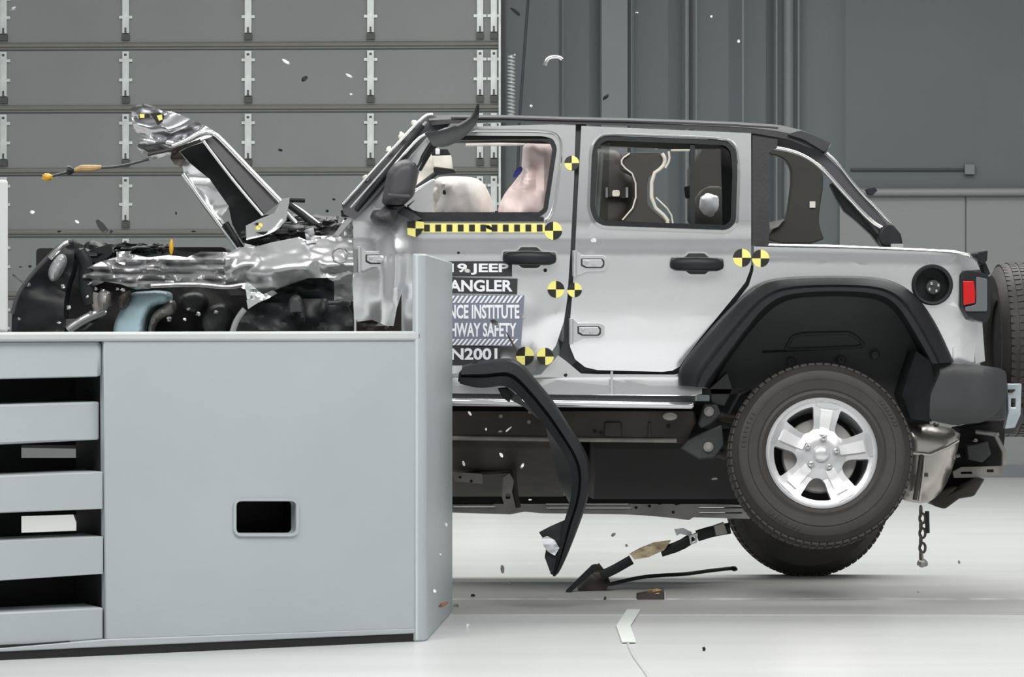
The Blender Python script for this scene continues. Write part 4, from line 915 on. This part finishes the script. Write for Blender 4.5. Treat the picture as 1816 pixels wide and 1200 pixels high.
# sloping underbody
def slab(name, u0, u1, v0, d0, v1, d1, th, m, par=car, bev=.004):
    x = MB(); a = P(u0, v0, d0); b2 = P(u1, v0, d0); c_ = P(u1, v1, d1); d = P(u0, v1, d1)
    a.x = d.x = min(a.x, d.x); b2.x = c_.x = max(b2.x, c_.x)
    up = Vector((0, 0, th)); vs = [a, b2, c_, d, a+up, b2+up, c_+up, d+up]
    x.add(vs, [(0,3,2,1),(4,5,6,7),(0,1,5,4),(1,2,6,5),(2,3,7,6),(3,0,4,7)], m); return finish(x, name, par, bevel=bev)
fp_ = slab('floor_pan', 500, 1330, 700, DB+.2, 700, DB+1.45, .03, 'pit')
slab('fuel_tank', 1048, 1322, 792, DB+.4, 888, DB+1.15, .15, 'pit', bev=.03)
slab('transfer_case', 700, 1010, 790, DB+.45, 884, DB+1.1, .12, 'under', bev=.03)
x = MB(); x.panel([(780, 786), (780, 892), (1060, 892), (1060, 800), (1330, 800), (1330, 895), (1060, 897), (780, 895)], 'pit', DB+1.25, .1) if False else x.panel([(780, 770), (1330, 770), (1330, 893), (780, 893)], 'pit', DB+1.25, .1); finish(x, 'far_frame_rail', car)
x = MB(); x.panel([(921, 785), (1000, 786), (994, 808), (921, 808)], 'cream', DB+.7, .1); tag(finish(x, 'heat_shield', car, bevel=.006), 'pale bare metal shield')
x = MB(); x.tube([P(x_, y_, DB+.75) for x_, y_ in smooth([(912, 790), (910, 840), (912, 870), (918, 900)], 1, False)], .016, 'under', 8, flat=.5); x.tube([P(x_, y_, DB+.75) for x_, y_ in ((806, 842), (860, 838), (905, 835))], .012, 'under', 8); finish(x, 'cross_member', car, 60)
x = MB(); x.panel([(802, 836), (855, 840), (857, 858), (806, 853)], 'skid', DB+.72, .02); x.panel(circle(816, 846, 2.5, 8), 'pit', DB+.715, .01); x.panel(circle(836, 853, 2.5, 8), 'pit', DB+.715, .01); finish(x, 'skid_plate', car)
x = MB(); x.panel(rounded(rect(815, 792, 885, 815), 5, 2), 'interior', DB+.7, .05); finish(x, 'exhaust_section', car, bevel=.01)
x = MB(); x.panel([(892, 845), (904, 838), (912, 852), (908, 872), (916, 905), (898, 908), (890, 880)], 'skid', DB+.7, .04, holes=[rounded(rect(897, 875, 905, 884), 2, 2)]); finish(x, 'drop_bracket', car, bevel=.003)
# perforated skid strip low on the far side
x = MB(); so = [(780, 888), (895, 889), (910, 884), (960, 888), (1130, 889), (1175, 888), (1210, 893), (1240, 892), (1330, 896), (1330, 920), (1230, 917), (1222, 922), (1180, 917), (1145, 914), (1110, 912), (960, 910), (930, 907), (905, 912), (780, 908)]
hs = [rect(803, 892, 875, 894), rect(803, 898, 878, 900), rect(968, 893, 1116, 895), rect(968, 900, 1120, 902), rect(1240, 899, 1316, 901), rect(1240, 908, 1316, 910)]
x.panel(so, 'railgrey', DB+1.5, .06, holes=hs); x2 = finish(x, 'far_skid_rail', car, bevel=.003)
x = MB()
for a, b2 in ((1169, 892), (1199, 893)): x.panel([(a-8, b2-2), (a, b2-4), (a+9, b2), (a, b2+3)], 'pit', DB+1.49, .02)
for a, b2 in ((1128, 900), (1194, 908), (905, 880), (1152, 897)): x.panel(circle(a, b2, 2.6, 8), 'pit', DB+1.49, .012)
finish(x, 'rail_hole', x2)
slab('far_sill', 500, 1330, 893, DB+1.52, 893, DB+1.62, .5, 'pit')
x = MB(); x.panel([(-200, 596), (420, 596), (480, 700), (420, 800), (-200, 790)], 'pit', crumple(DB+.7, .05, .02), .3, step=30); finish(x, 'dark_front_mass', car)  # near-black mass filling the dark under the crushed front
# muffler & rear underside
x = MB(); mo = [(1598, 752), (1640, 750), (1704, 762), (1700, 790), (1690, 830), (1674, 868), (1650, 890), (1630, 893), (1598, 886)]
x.panel(smooth(mo, 1), 'muffler', pillow(mo, DB+.35, .12, 30), .25, step=8); mf = finish(x, 'muffler', car, 50)
x = MB(); x.tube([P(a, b2, DB+.215) for a, b2 in ((1618, 803), (1650, 806), (1682, 792), (1700, 780))], .008, 'muffler', 8); x.tube([P(a, b2, DB+.215) for a, b2 in ((1634, 806), (1628, 850), (1622, 886))], .010, 'olive', 8); x.tube([P(a, b2, DB+.215) for a, b2 in ((1640, 806), (1636, 850), (1630, 888))], .007, 'muffler', 8)
finish(x, 'muffler_seam', mf, 60)
for a, b2 in ((1625, 846), (1642, 842)):
    x = MB(); x.panel(rect(a-4, b2-3, a+4, b2+3), 'under', DB+.21, .02); finish(x, 'muffler_rivet', mf)
x = MB(); x.panel([(1642, 886), (1662, 872), (1700, 862), (1690, 872), (1735, 850), (1748, 848), (1728, 880), (1702, 884), (1676, 903), (1660, 898)], 'olive', lambda u, v: DB+.5-.002*(u-1640), .3); finish(x, 'tow_hook', car, bevel=.01)
x = MB(); x.panel([(1662, 850), (1665, 800), (1705, 760), (1780, 745), (1782, 775), (1775, 830), (1735, 848), (1680, 872)], 'pit', crumple(DB+.55, .04, .03), .3, step=10); finish(x, 'hitch_housing', car, 30)
x = MB(); x.panel([(1715, 790), (1752, 782), (1758, 805), (1742, 820), (1718, 815)], 'black2', DB+.4, .1); x.tube([P(1730, 765, DB+.42), P(1765, 770, DB+.42), P(1780, 800, DB+.42), P(1780, 825, DB+.42)], .012, 'skid', 8); finish(x, 'hitch_cover', car, bevel=.008)
x = MB(); x.panel([(1690, 836), (1705, 828), (1780, 826), (1778, 842), (1740, 846), (1692, 847)], 'skid', DB+.45, .05, holes=[rect(1704, 836, 1724, 840), rect(1750, 832, 1762, 837)]); finish(x, 'hitch_plate', car)
x = MB(); x.panel([(1786, 680), (1812, 680), (1810, 735), (1800, 758), (1782, 760), (1788, 730)], 'steelplate', DB+.3, .06, holes=[rect(1793, 706, 1801, 722)]); x.panel([(1788, 690), (1802, 690), (1796, 696), (1788, 696)], 'ink', DB+.29, .02); finish(x, 'spare_carrier_bracket', car, bevel=.004)
x = MB(); x.panel([(1770, 735), (1816, 720), (1816, 745), (1800, 770), (1770, 768)], 'black2', DB+.6, .1)
finish(x, 'carrier_arm', car, bevel=.01)
for i, (a, b2) in enumerate(((1690, 812), (1698, 808), (1730, 781), (1768, 770), (1700, 752), (1660, 752), (1640, 733))):
    x = MB(); x.blob(P(a, b2, DB+.33 if a < 1780 else DB), (.012, .01, .007), 'skid', .4, 3, 8, 6, seed=i); finish(x, 'bolt_head', car)
# hanging tie-down chain under the bumper
ch = empty('tie_down_chain', P(1636, 1005, DB+.25)); tag(ch, 'short hanging tie-down chain with hook below the muffler', 'chain')
for i, y in enumerate(range(906, 990, 13)):
    x = MB(); cx = 1634+(2 if i % 2 else -1); pts = []
    for k in range(13):
        a = 2*PI*k/12; rr = .013; q = P(cx, y, DB+.25)
        pts.append(q+(Vector((math.cos(a)*rr, 0, math.sin(a)*.022)) if i % 2 else Vector((math.cos(a)*rr*.3, math.sin(a)*0+math.cos(a)*rr, math.sin(a)*.022))))
    x.tube(pts, .006, 'under', 6); finish(x, 'chain_link', ch)
x = MB(); x.tube([P(1644, 906, DB+.25), P(1645, 945, DB+.25)], .010, 'black', 8); finish(x, 'strap_tail', ch)
x = MB(); x.blob(P(1636, 998, DB+.25), (.024, .02, .018), 'skid', .3, 3, 10, 8); x.tube([P(1634, 980, DB+.25), P(1635, 992, DB+.25)], .008, 'skid', 8); finish(x, 'hook', ch)

# ---------------------------------------------------------------- torn fender flare
tf = MB(); DF = DB-.28
fo1 = smooth([(820, 648), (845, 640), (880, 636), (905, 634), (924, 642), (950, 672), (985, 714), (1014, 762), (1040, 800), (1049, 835), (1044, 885), (1022, 945), (1004, 990), (990, 1018), (984, 1022)], 2, False)
fi1 = smooth([(815, 680), (845, 688), (868, 687), (890, 683), (905, 688), (925, 706), (950, 735), (985, 780), (1006, 815), (1016, 845), (1012, 890), (998, 930), (992, 965), (985, 1000), (980, 1021)], 2, False)
tf.loft(fo1, fi1, [(0, DF+.10), (0, DF+.02), (.12, DF-.02), (.5, DF-.03), (.62, DF-.01), (.66, DF-.035), (1, DF-.02), (1, DF+.02), (.5, DF+.01), (0, DF+.10)], 'black', 60)
flr = empty('torn_fender_flare', P(985, 1020, DF)); flr.location.z = 0; WL[flr].z = 0
tag(flr, 'torn off black plastic fender flare dangling beside the end of the barrier', 'fender flare')
finish(tf, 'flare_strip', flr, 40)
x = MB(); x.loft([(905, 690), (940, 722), (968, 748), (1000, 800), (1018, 850), (1014, 900)], [(890, 700), (930, 722), (966, 752), (978, 800), (990, 850), (1006, 885)], [(0, DF+.0), (1, DF+.10)], 'black', 30); finish(x, 'flare_inner_lip', flr, 40)
x = MB(); x.panel([(882, 688), (900, 686), (908, 695), (904, 714), (892, 706)], 'black', DF+.05, .04); finish(x, 'fixing_tab', flr, bevel=.006)
x = MB(); x.panel([(956, 944), (975, 934), (1002, 922), (1010, 940), (1004, 985), (986, 1020), (977, 1018), (966, 988), (970, 965)], 'black', crumple(DF-.01, .02, .04, 2), .03, step=9); finish(x, 'flare_end', flr, 30)
x = MB(); x.panel([(960, 955), (970, 950), (984, 958), (992, 972), (984, 985), (972, 978), (964, 968)], 'paper', crumple(DF-.03, .03, .07, 2), .012, step=5); tag(finish(x, 'torn_film', flr, 20), 'crumpled pale film')
x = MB(); x.panel([(814, 660), (826, 648), (846, 641), (862, 648), (870, 660), (850, 674), (826, 682), (812, 676)], 'black2', crumple(DF-.0, .04, .04, 6), .03, step=7); finish(x, 'crumpled_end', flr, 25)

# ---------------------------------------------------------------- strap, hose and small things on the floor
sr = empty('tow_strap', P(1050, 1048, 14.3)); sr.location.z = 0; WL[sr].z = 0
tag(sr, 'black ratchet tow strap with tan webbing slanting from the floor to the far wheel', 'strap')
def band(name, pts, w, m, par, flat=.35, d=14.3, n=10):
    x = MB(); x.tube([P(a, b2, d) for a, b2 in smooth(pts, 1, False)], w, m, n, flat=flat); return finish(x, name, par, 50)
band('webbing', [(1065, 1020), (1085, 1012), (1120, 992)], .022, 'black', sr)
x = MB(); o1 = [(1117, 982), (1135, 972), (1160, 962), (1190, 958), (1178, 975), (1150, 988), (1125, 992)]
x.panel(o1, 'straw', crumple(14.26, .05, .06, 3), .03, step=5); tag(finish(x, 'tan_webbing', sr, 25), 'frayed tan webbing')
band('webbing', [(1172, 978), (1205, 968), (1230, 952)], .024, 'black', sr)
x = MB(); x.panel([(1222, 950), (1238, 944), (1236, 962), (1224, 966)], 'alloy2', 14.24, .04, holes=[[(1226, 953), (1233, 950), (1232, 958), (1227, 961)]]); finish(x, 'buckle', sr, bevel=.003)
band('webbing', [(1236, 950), (1262, 942), (1295, 936)], .026, 'black', sr)
x = MB(); x.panel([(1266, 932), (1284, 926), (1290, 946), (1270, 950)], 'skid', 14.24, .05); finish(x, 'buckle', sr, bevel=.003)
x = MB(); x.panel([(1196, 938), (1212, 936), (1228, 944), (1222, 950), (1206, 946), (1200, 950)], 'paper', crumple(14.28, .02, .07), .01, step=5); finish(x, 'torn_tag', sr)
x = MB(); x.panel([(1003, 1048), (1050, 1002), (1058, 1000), (1062, 1006), (1010, 1052), (1006, 1053)], 'black', 14.25, .04); rt = finish(x, 'ratchet_handle', sr, bevel=.004)
x = MB(); x.panel([(1025, 1046), (1048, 1012), (1064, 1002), (1078, 1020), (1082, 1032), (1074, 1047)], 'under', crumple(14.35, .04, .03, 2), .15, step=8); finish(x, 'ratchet_body', sr, 30)
x = MB(); x.tube([P(a, b2, 14.9-.6*(b2-1008)/28) for a, b2 in smooth([(1080, 1036), (1130, 1024), (1165, 1020), (1215, 1018), (1255, 1012), (1300, 1007)], 2, False)], .009, 'black', 8)
x.blob(P(1302, 1008, 14.9), (.016, .014, .012), 'black', .2, 3, 8, 6); tag(finish(x, 'rubber_hose', None, 60), 'thin black hose lying on the floor in front of the far rear tyre', 'hose')
bx = empty('sensor_box', (P(1155, 1064, gy(1064)).x, gy(1064), 0)); tag(bx, 'small dark box with brown top lying on the grey floor strip', 'box')
dd = gy(1064)
x = MB(); x.panel([(1130, 1054), (1178, 1046), (1180, 1065), (1130, 1065)], 'under', dd, .1); finish(x, 'box_body', bx, bevel=.004)
x = MB(); x.blob(P(1163, 1049, dd+.04), (.035, .04, .012), 'brass', .3, 4); finish(x, 'box_top', bx)
x = MB(); x.tube([P(1130, 1065, dd-.004), P(1178, 1065, dd-.004)], .004, 'chrome', 6); x.tube([P(1179, 1048, dd-.004), P(1179, 1066, dd-.004)], .003, 'chrome', 6); finish(x, 'box_rim', bx)
def gp(u, v, h=0.004): return P(u, v, gy(v))+Vector((0, 0, h))
def gpanel(mb, pts, m, h=.004, t_=.004): mb.panel(pts, m, mapfn=lambda u, v: gp(u, v, h+t_), thick=t_, direc=(0, 0, -1))
x = MB(); gpanel(x, [(1112, 1083), (1136, 1083), (1118, 1112), (1128, 1141), (1103, 1141), (1093, 1112)], 'tape'); tag(finish(x, 'floor_tape'), 'bent strip of white tape stuck on the floor', 'tape')
x = MB(); x.tube([gp(a, b2, .003) for a, b2 in smooth([(1114, 1142), (1124, 1165), (1140, 1186), (1156, 1210)], 2, False)], .006, 'back', 6, flat=.4); tag(finish(x, 'grey_cord'), 'thin grey cord running from the white tape to the bottom edge', 'cord')

# ---------------------------------------------------------------- flying debris
debris = [  # u, v, length px, width px, angle, material, distance, label
 (24, 15, 11, 6, -25, 'crush', 13.0, 'bright metal chip in the air at the top left corner'),
 (507, 109, 19, 6, 30, 'white', 13.2, 'long white plastic sliver in the air above the raised bonnet'),
 (540, 139, 16, 8, -45, 'black', 13.2, 'black wedge-shaped shard in the air right of the long white sliver'),
 (619, 134, 14, 5, 32, 'white', 13.2, 'short white sliver in the air beside the third hinge strip'),
 (623, 167, 7, 4, 10, 'paper', 13.3, 'small pale flake below the short white sliver'),
 (497, 266, 10, 5, 15, 'black', 13.2, 'small black chip in the air above the bonnet slope'),
 (914, 20, 24, 8, 38, 'black', 13.3, 'dark curved shard in the air at the top right of the big door'),
 (1074, 172, 15, 7, -42, 'black', 13.3, 'small dark shard in the air above the rear door roof'),
 (1310, 73, 6, 6, 0, 'white', 13.3, 'tiny white fleck in the air high over the rear door'),
 (1129, 22, 6, 3, 0, 'paper', 13.3, 'tiny pale fleck in the air near the top edge'),
 (1262, 29, 5, 5, 0, 'paper', 13.3, 'tiny pale fleck in the air near the vertical pipe'),
 (942, 188, 6, 6, 0, 'paper', 13.3, 'tiny pale fleck in the air just above the car roof'),
 (180, 401, 34, 15, 55, 'black2', 13.1, 'thick black shard in the air above the crushed engine bay'),
 (197, 410, 12, 5, -40, 'black2', 13.1, 'small black splinter beside the thick black shard'),
 (57, 376, 8, 7, 20, 'white', 13.1, 'small white chip in the air near the left upper block'),
 (136, 393, 9, 5, 30, 'white', 13.1, 'small white chip left of the thick black shard'),
 (105, 410, 8, 4, -20, 'black', 13.1, 'tiny dark chip in front of the door rib at left'),
 (312, 378, 7, 3, 90, 'black', 13.1, 'tiny upright black splinter left of the silver bonnet rod'),
 (343, 410, 9, 3, 0, 'black', 13.1, 'tiny flat black chip left of the bonnet rod foot'),
 (592, 353, 6, 5, 0, 'black', 13.2, 'tiny black square chip left of the windscreen frame'),
 (580, 374, 7, 6, 20, 'black', 13.2, 'tiny black triangular chip above the cowl'),
 (32, 494, 30, 5, 36, 'black2', 13.2, 'black rod-like splinter by the left end of the crushed front'),
 (53, 472, 8, 5, -30, 'black', 13.2, 'small dark flake left of the broken headlight'),
 (36, 473, 6, 3, 0, 'black', 13.2, 'tiny dark flake at the left edge of the crushed front'),
 (143, 434, 8, 5, 10, 'black', 13.2, 'tiny dark flake just above the crushed front'),
 (867, 403, 18, 7, 25, 'black', 13.3, 'black splinter in front of the yellow scale strip'),
 (813, 448, 6, 5, 0, 'black', 13.3, 'tiny black chip above the first label'),
 (828, 480, 14, 9, 20, 'skid', 13.3, 'grey metal chip in front of the first label'),
 (1053, 426, 10, 8, 0, 'white', 13.35, 'small white chip in front of the rear door below its window'),
 (926, 560, 14, 5, 50, 'skid', 13.3, 'grey splinter at the right edge of the slate label'),
 (877, 571, 16, 9, 35, 'under', 13.3, 'dark splinter in front of the slate label'),
 (908, 607, 46, 4, 62, 'under', 13.3, 'long thin dark splinter below the slate label'),
 (1003, 665, 7, 7, 30, 'black', 13.3, 'tiny black chip in front of the sill'),
 (833, 733, 11, 5, 55, 'white', 13.3, 'white sliver in the air just below the rocker beside the barrier'),
 (902, 761, 16, 3.5, -40, 'white', 13.3, 'thin white sliver in front of the frame rail'),
 (862, 761, 6, 4, 80, 'white', 13.3, 'tiny white fleck in front of the frame rail'),
 (887, 765, 8, 4, 0, 'skid', 13.3, 'tiny grey fleck beside the thin white sliver'),
 (889, 807, 11, 6, 60, 'white', 13.3, 'white chip in the dark below the frame rail'),
 (822, 822, 10, 5, 75, 'white', 13.3, 'white chip low in the dark next to the barrier post'),
 (926, 826, 11, 5, -60, 'white', 13.3, 'white chip in the dark under the pale heat shield'),
 (940, 886, 7, 3, 0, 'white', 13.3, 'tiny white fleck above the far skid rail'),
 (1088, 948, 9, 6, -40, 'skid', 13.5, 'small grey chip in the air right of the dangling flare'),
 (1111, 967, 6, 5, 0, 'skid', 13.5, 'tiny grey chip above the tan webbing'),
 (1267, 849, 12, 4, 0, 'skid', 13.5, 'grey flake in the dark beside the rear tyre'),
 (891, 1009, 15, 7, 85, 'skid', 13.6, 'upright grey flake in the air above the floor strip'),
 (771, 1048, 8, 5, 60, 'white', 12.0, 'white chip in the air before the barrier post'),
 (791, 930, 7, 5, 60, 'white', 12.2, 'small white chip in the air before the upper barrier post'),
 (786, 1072, 22, 8, -25, 'rust', 12.2, 'brown bird-shaped shard low in front of the barrier post'),
 (781, 983, 5, 3, 30, 'white', 12.2, 'tiny white fleck in front of the barrier post'),
 (1437, 1154, 0, 0, 0, None, 0, ''),
]
def shard(pts_c, L, W, ang, m, d, label, ground=False):
    x = MB(); u, v = pts_c; a = math.radians(ang); ca_, sa = math.cos(a), math.sin(a)
    rr = random.Random(int(u*7+v*3)); n = 7; o = []
    for i in range(n):
        t = 2*PI*i/n; k = rr.uniform(.8, 1.1)
        lx = math.cos(t)*L/2*k; ly = math.sin(t)*W/2*k
        o.append((u+lx*ca_-ly*sa, v+lx*sa+ly*ca_))
    x.panel(o, m, lambda p, q: d+.006*math.sin(p*1.3+q), .012+W*.0006)
    ob = finish(x, 'debris_shard', None, 30, bevel=.0015)
    tag(ob, label, 'debris', 'crash debris flying around the car'); return ob
for (u, v, L, W, a, m, d, lb) in debris:
    if m: shard((u, v), L, W, a, m, d, lb)
x = MB(); x.tube([P(a, b2, 13.3) for a, b2 in smooth([(966, 116), (970, 104), (980, 100), (992, 101), (997, 105)], 2, False)], .008, 'chrome', 8, flat=.5)
tag(finish(x, 'debris_strip', None, 60), 'bright curled metal strip in the air above the front door roof', 'debris', 'crash debris flying around the car')
for (u, v, s_, m, lb) in ((838, 1059, 8, 'black', 'small black chip on the floor near the barrier foot'), (809, 1077, 10, 'skid', 'grey chip on the floor touching the barrier foot'),
        (829, 1113, 5, 'white', 'tiny white chip on the floor right of the barrier foot'), (1248, 1154, 6, 'black', 'tiny black chip on the floor right of the white tape'),
        (905, 1036, 8, 'paper', 'small pale chip on the floor strip left of the tow strap'), (1073, 1064, 5, 'black', 'tiny dark chip on the floor left of the small box'),
        (1630, 1052, 8, 'paper', 'pale flake on the floor strip below the hanging chain'), (1701, 999, 6, 'skid', 'small grey fleck on the white floor at the right')):
    x = MB(); x.blob(gp(u, v, .008), (s_/2/450, s_/2/450, .008), m, .4, 3, 8, 6, seed=u)
    tag(finish(x, 'debris_chip', None, 30), lb, 'debris', 'small crash debris lying on the floor')
